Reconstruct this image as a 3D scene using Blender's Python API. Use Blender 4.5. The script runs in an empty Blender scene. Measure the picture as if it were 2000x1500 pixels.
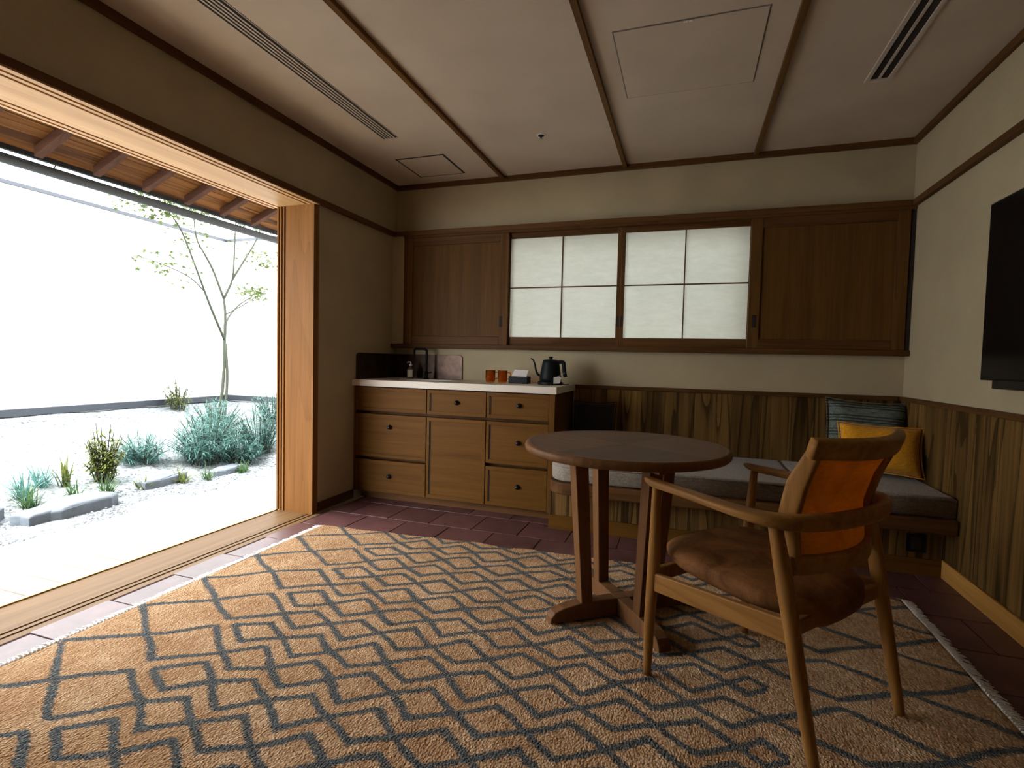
import bpy, math, random
import numpy as np
from mathutils import Vector, Matrix

random.seed(7)
RNG = np.random.default_rng(11)
SC = bpy.context.scene
COL = SC.collection

# ------------------------------------------------------------------ camera
YAW, PITCH, ROLL, FPX = -0.3223, -0.0446, 0.0238, 1021.14
CAM = Vector((2.2713, 0.0, 1.02))
fw = Vector((math.sin(YAW) * math.cos(PITCH), math.cos(YAW) * math.cos(PITCH), math.sin(PITCH)))
r0 = Vector((math.cos(YAW), -math.sin(YAW), 0))
u0 = r0.cross(fw)
rr = r0 * math.cos(ROLL) + u0 * math.sin(ROLL)
uu = -r0 * math.sin(ROLL) + u0 * math.cos(ROLL)
cd = bpy.data.cameras.new('camera')
cd.sensor_fit = 'HORIZONTAL'
cd.sensor_width = 36.0
cd.lens = FPX / 2000 * 36.0
cd.clip_start = 0.02
cam = bpy.data.objects.new('camera', cd)
COL.objects.link(cam)
M = Matrix((rr, uu, -fw)).transposed().to_4x4()
M.translation = CAM
cam.matrix_world = M
SC.camera = cam

# ------------------------------------------------------------------ light
world = bpy.data.worlds.new('world')
SC.world = world
world.use_nodes = True
bg = world.node_tree.nodes['Background']
bg.inputs[0].default_value = (0.91, 0.955, 1.0, 1)
bg.inputs[1].default_value = 13.5
sd = bpy.data.lights.new('sun', 'SUN')
sd.energy = 10.5
sd.angle = 0.2
sd.color = (1.0, 0.95, 0.86)
sun = bpy.data.objects.new('sun', sd)
COL.objects.link(sun)
sun.rotation_euler = Vector((-0.18, -0.45, 0.87)).to_track_quat('Z', 'Y').to_euler()
sun.location = (-4, -3, 8)
SC.view_settings.view_transform = 'Standard'
SC.view_settings.look = 'None'
SC.view_settings.gamma = 1.0
SC.view_settings.use_curve_mapping = False
SC.view_settings.exposure = 0.12

# room measures
W, D, H = 3.52, 3.765, 2.40
ZR = 1.985          # underside of rail and door head
YJ = 2.767          # far jamb of the wide opening
YN = 0.6            # near jamb, unseen; placed to limit light on the back wall
YB = -1.5           # wall behind the camera


# ------------------------------------------------------------------ helpers
def tag(o, label=None, cat=None, group=None, kind=None):
    if label: o['label'] = label
    if cat: o['category'] = cat
    if group: o['group'] = group
    if kind: o['kind'] = kind
    return o


def thing(name, loc, label, cat, rz=0.0, group=None, kind=None):
    e = bpy.data.objects.new(name, None)
    e.empty_display_size = 0.1
    COL.objects.link(e)
    e.location = loc
    e.rotation_euler = (0, 0, rz)
    return tag(e, label, cat, group, kind)


class MB:
    def __init__(s):
        s.v, s.f = [], []

    def add(s, vs, fs):
        n = len(s.v)
        s.v += [tuple(map(float, p)) for p in vs]
        s.f += [tuple(n + i for i in f) for f in fs]
        return s

    def box(s, x0, x1, y0, y1, z0, z1):
        vs = [(x, y, z) for x in (x0, x1) for y in (y0, y1) for z in (z0, z1)]
        return s.add(vs, [(0, 1, 3, 2), (4, 6, 7, 5), (0, 4, 5, 1), (2, 3, 7, 6), (0, 2, 6, 4), (1, 5, 7, 3)])

    def prism(s, poly, axis, a0, a1):
        """poly: list of 2D points in the plane across `axis`."""
        def p3(p, a):
            if axis == 'x': return (a, p[0], p[1])
            if axis == 'y': return (p[0], a, p[1])
            return (p[0], p[1], a)
        n = len(poly)
        vs = [p3(p, a0) for p in poly] + [p3(p, a1) for p in poly]
        fs = [tuple(range(n)), tuple(range(2 * n - 1, n - 1, -1))]
        fs += [(i, n + i, n + (i + 1) % n, (i + 1) % n) for i in range(n)]
        return s.add(vs, fs)

    def tube(s, path, rad, n=8, cap=True):
        """round tube through path; rad number or list."""
        return s.sweep(path, [(q, q) for q in (rad if hasattr(rad, '__len__') else [rad] * len(path))], n, 2.0, cap=cap)

    def sweep(s, path, wh, n=12, power=2.0, up=(0, 0, 1), cap=True, closed=False):
        """superellipse section (half width, half height) swept along path; height follows `up`."""
        P = [Vector(p) for p in path]
        up = Vector(up)
        vs = []
        m = len(P)
        last = None
        for i, p in enumerate(P):
            if closed:
                t = P[(i + 1) % m] - P[i - 1]
            else:
                t = P[min(i + 1, m - 1)] - P[max(i - 1, 0)]
            t.normalize()
            a = t.cross(up)
            if a.length < 0.12:
                a = last if last is not None else t.cross(Vector((0, 1, 0)))
                a = a - t * a.dot(t)
                if a.length < 1e-3: a = t.cross(Vector((1, 0, 0)))
            a.normalize()
            if last is not None and a.dot(last) < 0: a = -a
            last = a
            b = a.cross(t).normalized()
            w, h = wh[i]
            for k in range(n):
                th = 2 * math.pi * (k + 0.5) / n
                c, q = math.cos(th), math.sin(th)
                c = math.copysign(abs(c) ** (2 / power), c)
                q = math.copysign(abs(q) ** (2 / power), q)
                vs.append(p + a * (w * c) + b * (h * q))
        fs = []
        for i in range(m if closed else m - 1):
            j = (i + 1) % m
            for k in range(n):
                k2 = (k + 1) % n
                fs.append((i * n + k, i * n + k2, j * n + k2, j * n + k))
        if cap and not closed:
            fs.append(tuple(range(n - 1, -1, -1)))
            fs.append(tuple((m - 1) * n + k for k in range(n)))
        return s.add(vs, fs)

    def lathe(s, prof, c=(0, 0, 0), n=32, axis='z'):
        vs, fs = [], []
        for r, z in prof:
            for k in range(n):
                th = 2 * math.pi * k / n
                x, y = r * math.cos(th), r * math.sin(th)
                q = (x, y, z) if axis == 'z' else ((x, z, y) if axis == 'y' else (z, x, y))
                vs.append((c[0] + q[0], c[1] + q[1], c[2] + q[2]))
        m = len(prof)
        for i in range(m - 1):
            for k in range(n):
                k2 = (k + 1) % n
                fs.append((i * n + k, i * n + k2, (i + 1) * n + k2, (i + 1) * n + k))
        fs.append(tuple(range(n - 1, -1, -1)))
        fs.append(tuple((m - 1) * n + k for k in range(n)))
        return s.add(vs, fs)

    def mesh(s, name):
        me = bpy.data.meshes.new(name)
        me.from_pydata(s.v, [], s.f)
        me.update()
        return me

    def build(s, name, mat, parent=None, bevel=0.0, smooth=False, sub=0, label=None, cat=None, group=None,
              kind=None, loc=None, angle=0.6):
        if loc is not None:
            s.v = [(x - loc[0], y - loc[1], z - loc[2]) for x, y, z in s.v]
        me = s.mesh(name)
        fix_normals(me)
        return link_mesh(name, me, mat, parent, bevel, smooth, sub, label, cat, group, kind, loc, angle)


def fix_normals(me):
    import bmesh
    bm = bmesh.new()
    bm.from_mesh(me)
    bmesh.ops.recalc_face_normals(bm, faces=bm.faces)
    bm.to_mesh(me)
    bm.free()


def link_mesh(name, me, mat, parent=None, bevel=0.0, smooth=False, sub=0, label=None, cat=None, group=None,
              kind=None, loc=None, angle=0.6):
    o = bpy.data.objects.new(name, me)
    COL.objects.link(o)
    if mat and not me.materials: me.materials.append(mat)
    if parent: o.parent = parent
    if loc is not None: o.location = loc
    if smooth:
        me.polygons.foreach_set('use_smooth', [True] * len(me.polygons))
    if bevel:
        b = o.modifiers.new('bevel', 'BEVEL')
        b.width = bevel
        b.segments = 2
        b.limit_method = 'ANGLE'
        b.angle_limit = angle
    if sub:
        m = o.modifiers.new('sub', 'SUBSURF')
        m.levels = sub
        m.render_levels = sub
    return tag(o, label, cat, group, kind)


def copy_obj(o, parent=None, loc=None):
    c = o.copy()
    COL.objects.link(c)
    c.parent = parent
    if loc is not None: c.location = loc
    return c


def smoothpath(pts, n=6):
    """Catmull-Rom through the points (tuples of any length)."""
    P = [np.array(p, float) for p in pts]
    P = [2 * P[0] - P[1]] + P + [2 * P[-1] - P[-2]]
    out = []
    for i in range(1, len(P) - 2):
        for k in range(n):
            t = k / n
            a, b, c, d = P[i - 1], P[i], P[i + 1], P[i + 2]
            out.append(0.5 * ((2 * b) + (-a + c) * t + (2 * a - 5 * b + 4 * c - d) * t * t + (-a + 3 * b - 3 * c + d) * t ** 3))
    out.append(P[-2])
    return out


# ------------------------------------------------------------------ materials
class NT:
    def __init__(s, name):
        s.m = bpy.data.materials.new(name)
        s.m.use_nodes = True
        s.n = s.m.node_tree.nodes
        s.l = s.m.node_tree.links
        s.b = s.n['Principled BSDF']

    def node(s, t, **k):
        n = s.n.new(t)
        for a, v in k.items():
            if a in n.inputs.keys() if isinstance(a, str) else False:
                n.inputs[a].default_value = v
            else:
                setattr(n, a, v)
        return n

    def link(s, a, b): s.l.new(a, b)

    def math(s, op, a, b=None, c=None):
        n = s.n.new('ShaderNodeMath')
        n.operation = op
        for i, q in enumerate((a, b, c)):
            if q is None: continue
            if isinstance(q, (int, float)): n.inputs[i].default_value = q
            else: s.l.new(q, n.inputs[i])
        return n.outputs[0]

    def coords(s, scale=(1, 1, 1), rnd=0.0):
        tc = s.n.new('ShaderNodeTexCoord')
        mp = s.n.new('ShaderNodeMapping')
        mp.inputs['Scale'].default_value = scale
        s.l.new(tc.outputs['Object'], mp.inputs['Vector'])
        if rnd:
            oi = s.n.new('ShaderNodeObjectInfo')
            k = s.math('MULTIPLY', oi.outputs['Random'], rnd)
            cx = s.n.new('ShaderNodeCombineXYZ')
            for i in range(3): s.l.new(k, cx.inputs[i])
            s.l.new(cx.outputs[0], mp.inputs['Location'])
        return mp.outputs[0]

    def noise(s, vec, scale, detail=4, rough=0.55, dist=0.0):
        n = s.n.new('ShaderNodeTexNoise')
        n.inputs['Scale'].default_value = scale
        n.inputs['Detail'].default_value = detail
        n.inputs['Roughness'].default_value = rough
        n.inputs['Distortion'].default_value = dist
        s.l.new(vec, n.inputs['Vector'])
        return n.outputs[0]

    def ramp(s, fac, stops):
        r = s.n.new('ShaderNodeValToRGB')
        e = r.color_ramp.elements
        while len(e) < len(stops): e.new(0.5)
        for i, (p, c) in enumerate(stops):
            e[i].position = p
            e[i].color = (*c, 1)
        s.l.new(fac, r.inputs[0])
        return r.outputs[0]

    def mix(s, fac, a, b, mode='MIX'):
        n = s.n.new('ShaderNodeMix')
        n.data_type = 'RGBA'
        n.blend_type = mode
        for sock, q in ((0, fac), (6, a), (7, b)):
            if isinstance(q, (int, float)): n.inputs[sock].default_value = q
            elif isinstance(q, tuple): n.inputs[sock].default_value = (*q, 1)
            else: s.l.new(q, n.inputs[sock])
        return n.outputs[2]

    def bump(s, h, strength=0.2, dist=0.002):
        n = s.n.new('ShaderNodeBump')
        n.inputs['Strength'].default_value = strength
        n.inputs['Distance'].default_value = dist
        s.l.new(h, n.inputs['Height'])
        s.l.new(n.outputs[0], s.b.inputs['Normal'])

    def rand_value(s, col, amount):
        """vary brightness from one piece to the next"""
        oi = s.n.new('ShaderNodeObjectInfo')
        v = s.math('MULTIPLY_ADD', oi.outputs['Random'], 2 * amount, 1 - amount)
        h = s.n.new('ShaderNodeHueSaturation')
        s.l.new(v, h.inputs['Value'])
        s.l.new(col, h.inputs['Color'])
        return h.outputs[0]

    def out(s, col=None, rough=0.5, metal=0.0, spec=None, coat=0.0):
        if col is not None:
            if isinstance(col, tuple): s.b.inputs['Base Color'].default_value = (*col, 1)
            else: s.l.new(col, s.b.inputs['Base Color'])
        s.b.inputs['Roughness'].default_value = rough
        s.b.inputs['Metallic'].default_value = metal
        if spec is not None: s.b.inputs['Specular IOR Level'].default_value = spec
        if coat:
            s.b.inputs['Coat Weight'].default_value = coat
            s.b.inputs['Coat Roughness'].default_value = 0.3
        return s.m


def wood(name, dark, light, axis='z', rough=0.5, figure=0.6, rnd=0.12, fine=1.0, spec=0.08):
    s = NT(name)
    st = {'x': (0.035, 1, 1), 'y': (1, 0.035, 1), 'z': (1, 1, 0.035)}[axis]
    v = s.coords(st, 37.0)
    a = s.noise(v, 9 * fine, 5, 0.6, 1.2)
    b = s.noise(v, 60 * fine, 3, 0.6, 0.3)
    st2 = {'x': (0.07, 1, 1), 'y': (1, 0.07, 1), 'z': (1, 1, 0.07)}[axis]
    v2 = s.coords(st2, 21.0)
    n2 = s.noise(v2, 5 * fine, 2, 0.5, 0.5)
    rings = s.math('FRACT', s.math('MULTIPLY', n2, 9.0))
    rings = s.math('POWER', rings, 3.0)
    f = s.math('ADD', s.math('MULTIPLY', a, 0.65), s.math('MULTIPLY', b, 0.35))
    f = s.math('SUBTRACT', f, s.math('MULTIPLY', rings, 0.16 * figure))
    mid = tuple((p + q) / 2 for p, q in zip(dark, light))
    c = s.ramp(f, [(0.30, dark), (0.48, mid), (0.66, light)])
    c = s.rand_value(c, rnd)
    s.bump(b, 0.15, 0.0006)
    return s.out(c, rough, spec=spec)


def plain(name, col, rough=0.5, metal=0.0, spec=None, var=0.0, scale=40, bump=0.0):
    s = NT(name)
    if var or bump:
        v = s.coords((1, 1, 1), 5.0)
        n = s.noise(v, scale, 4, 0.6)
        c = s.ramp(n, [(0.3, tuple(q * (1 - var) for q in col)), (0.7, tuple(min(1, q * (1 + var)) for q in col))])
        if bump: s.bump(n, 0.3, bump)
        return s.out(c, rough, metal, spec)
    return s.out(col, rough, metal, spec)


def plaster(name, col):
    s = NT(name)
    v = s.coords()
    n = s.noise(v, 260, 4, 0.7)
    m = s.noise(v, 3, 3, 0.5)
    c = s.ramp(s.math('ADD', s.math('MULTIPLY', n, 0.5), s.math('MULTIPLY', m, 0.5)),
               [(0.35, tuple(q * 0.9 for q in col)), (0.65, tuple(q * 1.07 for q in col))])
    s.bump(n, 0.25, 0.0008)
    return s.out(c, 0.9, spec=0.15)


def fabric(name, c1, c2, sx=420, sy=420, rough=0.95):
    s = NT(name)
    v = s.coords()
    n1 = s.noise(s.coords((1, 0.08, 0.3)), sx, 2, 0.6)
    n2 = s.noise(s.coords((0.08, 1, 0.3)), sy, 2, 0.6)
    n3 = s.noise(s.coords((0.3, 0.3, 1.0)), sy, 2, 0.6)
    f = s.math('MULTIPLY', s.math('ADD', s.math('ADD', n1, n2), n3), 0.333)
    c = s.ramp(f, [(0.4, c1), (0.6, c2)])
    s.bump(f, 0.5, 0.001)
    s.b.inputs['Sheen Weight'].default_value = 0.15
    return s.out(c, rough, spec=0.1)


M_WALL = plaster('wall_plaster', (0.45, 0.365, 0.23))
M_CEIL = plaster('ceiling_paper', (0.57, 0.465, 0.365))
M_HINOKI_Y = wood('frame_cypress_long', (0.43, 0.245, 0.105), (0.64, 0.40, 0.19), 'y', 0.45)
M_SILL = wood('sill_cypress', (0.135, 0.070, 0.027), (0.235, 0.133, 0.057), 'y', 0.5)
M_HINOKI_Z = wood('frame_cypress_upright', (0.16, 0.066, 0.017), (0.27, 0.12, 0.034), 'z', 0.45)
M_DKWOOD_X = wood('dark_cedar_x', (0.062, 0.026, 0.009), (0.145, 0.064, 0.022), 'x', 0.5)
M_DKWOOD_Y = wood('dark_cedar_y', (0.062, 0.026, 0.009), (0.145, 0.064, 0.022), 'y', 0.5)
M_DKWOOD_Z = wood('dark_cedar_z', (0.07, 0.030, 0.009), (0.16, 0.073, 0.022), 'z', 0.5)
M_PANEL = wood('sliding_panel_veneer', (0.075, 0.032, 0.008), (0.145, 0.068, 0.018), 'z', 0.5, 0.1, 0.05, 1.6)
M_WAINS = wood('wainscot_cedar', (0.05, 0.026, 0.008), (0.24, 0.128, 0.038), 'z', 0.6, 1.6, 0.30)
M_BASEB = wood('baseboard_wood', (0.33, 0.155, 0.035), (0.52, 0.26, 0.065), 'y', 0.5)
M_OAK = wood('cabinet_oak', (0.090, 0.037, 0.006), (0.145, 0.062, 0.010), 'x', 0.5, 0.06, 0.04, 2.2)
M_TABLE = wood('table_walnut', (0.115, 0.050, 0.020), (0.21, 0.098, 0.040), 'z', 0.42, 0.5, 0.08)
M_TABTOP = wood('table_top_veneer', (0.115, 0.052, 0.020), (0.175, 0.082, 0.034), 'x', 0.5, 0.1, 0.03, 1.5, 0.12)
M_TABTOP2 = wood('table_top_veneer_sheen_dark', (0.085, 0.040, 0.017), (0.135, 0.066, 0.029), 'x', 0.5, 0.1, 0.03, 1.5, 0.12)  # same veneer darkened: sheen change of the turned grain put into colour
M_CHAIR = wood('chair_oak', (0.19, 0.080, 0.020), (0.38, 0.18, 0.050), 'z', 0.4, 0.4, 0.05, 1.3)
M_CHAIR_X = wood('chair_oak_side', (0.19, 0.080, 0.020), (0.38, 0.18, 0.050), 'y', 0.4, 0.4, 0.05, 1.3)
M_EAVE = wood('eave_boards', (0.05, 0.018, 0.005), (0.23, 0.10, 0.028), 'y', 0.6, 1.6, 0.15)
M_RAFTER = wood('rafter_wood', (0.05, 0.022, 0.013), (0.10, 0.046, 0.028), 'x', 0.6)
M_DECK = wood('deck_wood', (0.50, 0.42, 0.33), (0.66, 0.58, 0.47), 'x', 0.6)
M_STONE_TOP = plain('worktop_solid_surface', (0.64, 0.56, 0.46), 0.45, var=0.04, scale=120)
M_BLACK = plain('black_matt', (0.008, 0.009, 0.010), 0.45, spec=0.12)
M_DARKMETAL = plain('dark_metal', (0.035, 0.03, 0.03), 0.38, 0.7)
M_BRONZE = plain('bronze_splash', (0.060, 0.034, 0.022), 0.34, 0.6, spec=0.3, var=0.5, scale=14)
M_BRASS = plain('brass_rail', (0.45, 0.30, 0.08), 0.35, 0.9)
M_KNOB = plain('iron_knob', (0.03, 0.026, 0.024), 0.35, 0.8)
M_GROOVE = plain('dark_joint', (0.02, 0.013, 0.009), 0.9)
M_WHITE = plain('white_plastic', (0.75, 0.72, 0.68), 0.4)
M_VENTGREY = plain('painted_metal_vent', (0.55, 0.47, 0.40), 0.5)
M_SCREEN = plain('tv_glass', (0.004, 0.004, 0.005), 0.18, spec=0.25)
M_GREYMETAL = plain('grey_zinc', (0.028, 0.032, 0.040), 0.5, 0.2)


def tile_mat():
    s = NT('terracotta_tile')
    v = s.coords((1, 1, 1), 9.0)
    n = s.noise(v, 7, 4, 0.6)
    c = s.ramp(n, [(0.3, (0.085, 0.032, 0.030)), (0.55, (0.125, 0.050, 0.046)), (0.75, (0.165, 0.072, 0.064))])
    c = s.rand_value(c, 0.16)
    s.bump(s.noise(v, 30, 4, 0.6), 0.12, 0.002)
    return s.out(c, 0.42, spec=0.5)


M_TILE = tile_mat()
M_GROUT = plain('grout', (0.055, 0.034, 0.028), 1.0, spec=0.0, var=0.15, scale=80)


def paper_mat():
    s = NT('shoji_paper')
    v = s.coords((0.25, 1, 1.0))
    n = s.noise(v, 40, 4, 0.7, 0.4)
    c = s.ramp(n, [(0.3, (0.66, 0.67, 0.62)), (0.7, (0.74, 0.75, 0.70))])
    tr = s.n.new('ShaderNodeBsdfTranslucent')
    s.link(c, tr.inputs[0])
    df = s.n.new('ShaderNodeBsdfDiffuse')
    s.link(c, df.inputs[0])
    mx = s.n.new('ShaderNodeMixShader')
    mx.inputs[0].default_value = 0.30
    s.link(df.outputs[0], mx.inputs[1])
    s.link(tr.outputs[0], mx.inputs[2])
    s.link(mx.outputs[0], s.n['Material Output'].inputs[0])
    return s.m


M_PAPER = paper_mat()


def glass_amber():
    s = NT('amber_glass')
    s.b.inputs['Transmission Weight'].default_value = 0.92
    s.b.inputs['IOR'].default_value = 1.12
    return s.out((0.74, 0.27, 0.025), 0.06)


M_AMBER = glass_amber()


def leather(name, c1, c2, rough=0.5, bands=False):
    s = NT(name)
    v = s.coords()
    n = s.noise(v, 9, 5, 0.65, 0.8)
    g = s.noise(v, 300, 3, 0.6)
    if bands:
        g = s.noise(s.coords((0.15, 0.3, 1)), 210, 3, 0.6, 0.3)
    c = s.ramp(s.math('ADD', s.math('MULTIPLY', n, 0.75), s.math('MULTIPLY', g, 0.25)), [(0.38, c1), (0.62, c2)])
    s.bump(g, 0.35, 0.0015)
    return s.out(c, rough, spec=0.12)


M_SEAT = leather('brown_suede_leather', (0.10, 0.036, 0.010), (0.26, 0.108, 0.036), 0.75)
M_BACK = leather('tan_woven_back', (0.60, 0.235, 0.022), (0.82, 0.36, 0.045), 0.5, True)
_n, _l = M_BACK.node_tree.nodes, M_BACK.node_tree.links
_t, _m = _n.new('ShaderNodeBsdfTranslucent'), _n.new('ShaderNodeMixShader')
_m.inputs[0].default_value = 0.45
_l.new(_n['Principled BSDF'].inputs['Base Color'].links[0].from_socket, _t.inputs[0])
_l.new(_n['Principled BSDF'].outputs[0], _m.inputs[1])
_l.new(_t.outputs[0], _m.inputs[2])
_l.new(_m.outputs[0], _n['Material Output'].inputs[0])
M_CUSH = fabric('bench_linen', (0.21, 0.175, 0.14), (0.40, 0.34, 0.275))
M_ORANGE = fabric('mustard_velvet', (0.60, 0.25, 0.012), (0.84, 0.38, 0.025), 260, 260)
M_DKCUSH = fabric('charcoal_cloth', (0.015, 0.015, 0.016), (0.035, 0.033, 0.032))


def striped():
    s = NT('striped_green_weave')
    tc = s.n.new('ShaderNodeTexCoord')
    sp = s.n.new('ShaderNodeSeparateXYZ')
    s.link(tc.outputs['Object'], sp.inputs[0])
    z = sp.outputs[2]
    big = s.math('SINE', s.math('MULTIPLY', z, 2 * math.pi / 0.085))
    small = s.math('SINE', s.math('MULTIPLY', z, 2 * math.pi / 0.017))
    n = s.noise(s.coords((0.2, 1, 1)), 130, 3, 0.6)
    gate = s.math('GREATER_THAN', big, -0.15)
    line = s.math('MULTIPLY', gate, s.math('GREATER_THAN', small, 0.35))
    base = s.ramp(n, [(0.35, (0.085, 0.098, 0.082)), (0.65, (0.19, 0.215, 0.185))])
    c = s.mix(s.math('MULTIPLY', line, 0.85), base, (0.022, 0.026, 0.028))
    s.bump(n, 0.5, 0.0015)
    return s.out(c, 0.95, spec=0.1)


M_STRIPE = striped()


def rug_mat():
    s = NT('rug_wool')
    at = s.n.new('ShaderNodeAttribute')
    at.attribute_name = 'linedist'
    d = at.outputs['Fac']
    v = s.coords()
    comb = s.noise(s.coords((0.4, 1.7, 1)), 85, 3, 0.75)
    fine = s.noise(v, 230, 3, 0.75)
    dd = s.math('ADD', d, s.math('MULTIPLY', s.math('SUBTRACT', comb, 0.5), 0.034))
    dd = s.math('ADD', dd, s.math('MULTIPLY', s.math('SUBTRACT', fine, 0.5), 0.016))
    mask = s.ramp(dd, [(0.0105, (1, 1, 1)), (0.0132, (0, 0, 0))])
    big = s.noise(v, 5, 4, 0.6)
    streak = s.noise(s.coords((1.0, 0.25, 1)), 95, 3, 0.65)
    knot = s.n.new('ShaderNodeTexVoronoi')
    knot.inputs['Scale'].default_value = 165
    s.link(s.coords((1.0, 0.8, 1)), knot.inputs['Vector'])
    kd = knot.outputs['Distance']
    f = s.math('ADD', s.math('MULTIPLY', big, 0.25), s.math('ADD', s.math('MULTIPLY', streak, 0.35), s.math('MULTIPLY', fine, 0.4)))
    tan = s.ramp(f, [(0.40, (0.36, 0.175, 0.075)), (0.5, (0.70, 0.43, 0.23)), (0.60, (0.92, 0.66, 0.42))])
    tan = s.mix(s.ramp(kd, [(0.2, (0, 0, 0)), (0.85, (0.6, 0.6, 0.6))]), tan, (0.34, 0.17, 0.075))  # gaps between knots tinted darker: relief shading put into the colour
    grey = s.ramp(fine, [(0.36, (0.030, 0.034, 0.036)), (0.66, (0.22, 0.23, 0.225))])
    c = s.mix(mask, tan, grey)
    h = s.math('SUBTRACT', s.math('MULTIPLY', fine, 0.5), s.math('MULTIPLY', kd, 0.8))
    h = s.math('ADD', h, s.math('MULTIPLY', streak, 0.6))
    s.bump(h, 1.0, 0.008)
    return s.out(c, 0.97, spec=0.05)


M_RUG = rug_mat()
M_FRINGE = plain('rug_fringe_cotton', (0.80, 0.75, 0.68), 0.95, var=0.2, scale=200)


def gravel_mat():
    s = NT('pale_gravel')
    v = s.coords()
    vo = s.n.new('ShaderNodeTexVoronoi')
    vo.inputs['Scale'].default_value = 55
    s.link(v, vo.inputs['Vector'])
    c = s.ramp(vo.outputs['Color'], [(0.1, (0.045, 0.052, 0.055)), (0.3, (0.13, 0.145, 0.15)), (0.7, (0.24, 0.26, 0.265))])
    s.bump(vo.outputs['Distance'], 0.8, 0.01)
    return s.out(c, 0.9)


M_GRAVEL = gravel_mat()
M_GWALL = plain('white_render', (0.84, 0.84, 0.82), 0.9, var=0.04, scale=5)
M_ROCK = plain('flat_stone', (0.085, 0.10, 0.12), 0.8, var=0.3, scale=9, bump=0.01)
M_SOIL = plain('bed_soil', (0.16, 0.12, 0.09), 0.95, var=0.4, scale=30, bump=0.01)
M_BARK = plain('maple_bark', (0.028, 0.032, 0.018), 0.85, var=0.3, scale=50)


def leaf_mat(name, c1, c2):
    s = NT(name)
    v = s.coords((1, 1, 1), 11.0)
    n = s.noise(v, 26, 2, 0.6)
    c = s.ramp(n, [(0.35, c1), (0.65, c2)])
    tr = s.n.new('ShaderNodeBsdfTranslucent')
    s.link(c, tr.inputs[0])
    s.out(c, 0.5)
    mx = s.n.new('ShaderNodeMixShader')
    mx.inputs[0].default_value = 0.4
    s.link(s.b.outputs[0], mx.inputs[1])
    s.link(tr.outputs[0], mx.inputs[2])
    s.link(mx.outputs[0], s.n['Material Output'].inputs[0])
    return s.m


M_LEAF_MAPLE = leaf_mat('maple_leaf', (0.03, 0.06, 0.008), (0.075, 0.095, 0.016))
M_LEAF_TEAL = leaf_mat('blue_green_leaf', (0.024, 0.080, 0.068), (0.10, 0.23, 0.20))
M_LEAF_LIME = leaf_mat('lime_leaf', (0.05, 0.075, 0.010), (0.13, 0.14, 0.024))
M_LEAF_GRASS = leaf_mat('grass_leaf', (0.022, 0.06, 0.018), (0.075, 0.14, 0.05))

# ================================================================== SETTING
# ---- floor with tiles
floor = MB().box(0.053, W, YB, D, -0.06, -0.004).build('floor', M_GROUT, kind='structure',
        label='dark red terracotta tiled floor in running bond', cat='floor')
PX, PY, GAP = 0.288, 0.2785, 0.006
full_tile = None
RUGX0, RUGX1, RUGY0 = 0.24, 3.20, 0.62


def rug_far(x):
    return float(np.interp(x, [0.2, 1.2, 2.06, 3.25], [2.58, 2.645, 2.676, 2.70]))


k = -9
row0 = 1.200
for k in range(-10, 8):
    y0, y1 = row0 + k * PY, row0 + (k + 1) * PY
    off = 0.21 if k % 2 == 0 else 0.36
    for j in range(-2, 13):
        x0, x1 = off + (j - 1) * PX, off + j * PX
        cx0, cx1 = max(x0, 0.054), min(x1, W - 0.002)
        cy0, cy1 = max(y0, YB), min(y1, 3.30 if x0 < 1.47 else 3.09)
        if cx1 - cx0 < 0.03 or cy1 - cy0 < 0.03: continue
        if cx0 > RUGX0 + 0.03 and cx1 < RUGX1 - 0.03 and cy0 > RUGY0 + 0.03 and cy1 < 2.56: continue
        fullsize = abs(cx1 - cx0 - PX) < 1e-6 and abs(cy1 - cy0 - PY) < 1e-6
        cc = ((cx0 + cx1) / 2, (cy0 + cy1) / 2)
        jit = random.uniform(-0.0006, 0.0006)
        if fullsize and full_tile is not None:
            copy_obj(full_tile, floor, (cc[0], cc[1], jit))
            continue
        hx, hy = (cx1 - cx0 - GAP) / 2, (cy1 - cy0 - GAP) / 2
        o = MB().box(-hx, hx, -hy, hy, -0.012, 0.0).build('tile', M_TILE, floor, bevel=0.0018)
        o.location = (cc[0], cc[1], jit)
        if fullsize: full_tile = o

# ---- walls and ceiling
lw = MB()
lw.box(-0.28, 0.0, YJ + 0.045, D + 0.12, -0.06, 2.6)          # beyond the far jamb
lw.box(-0.30, 0.0, YN - 0.045, YJ + 0.045, ZR + 0.03, 2.6)     # over the opening
lw.box(-0.28, 0.0, YB - 0.1, YN - 0.045, -0.06, 2.6)           # before the near jamb
wl = lw.build('wall_left', M_WALL, kind='structure', label='beige plaster wall with the wide garden opening', cat='wall')

WX0, WX1, WZ0, WZ1 = 0.99, 2.63, 1.17, 1.95
wb = MB()
wb.box(-0.28, WX0, D, D + 0.12, -0.06, 2.6).box(WX1, W + 0.12, D, D + 0.12, -0.06, 2.6)
wb.box(WX0, WX1, D, D + 0.12, -0.06, WZ0).box(WX0, WX1, D, D + 0.12, WZ1, 2.6)
wb.build('wall_back', M_WALL, kind='structure', label='beige plaster wall behind counter and bench', cat='wall')
MB().box(0.0, 0.105, D - 0.06, D, 1.135, 1.985).build('trim_5', M_WALL, kind='structure',
        label='narrow plaster pier between corner and left sliding panel', cat='trim')
wr = MB().box(W, W + 0.12, YB - 0.1, D, -0.06, 2.6).build('wall_right', M_WALL, kind='structure',
        label='beige plaster wall carrying the television', cat='wall')
MB().box(-0.28, W + 0.12, YB - 0.1, YB, -0.06, 2.6).build('wall_near', M_WALL, kind='structure',
        label='plain plaster wall at the near end of the room', cat='wall')
ceil = MB().box(-0.30, W + 0.12, YB - 0.1, D + 0.12, H, H + 0.12).build('ceiling', M_CEIL, kind='structure',
        label='pale ceiling divided by thin wooden battens', cat='ceiling')
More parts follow.
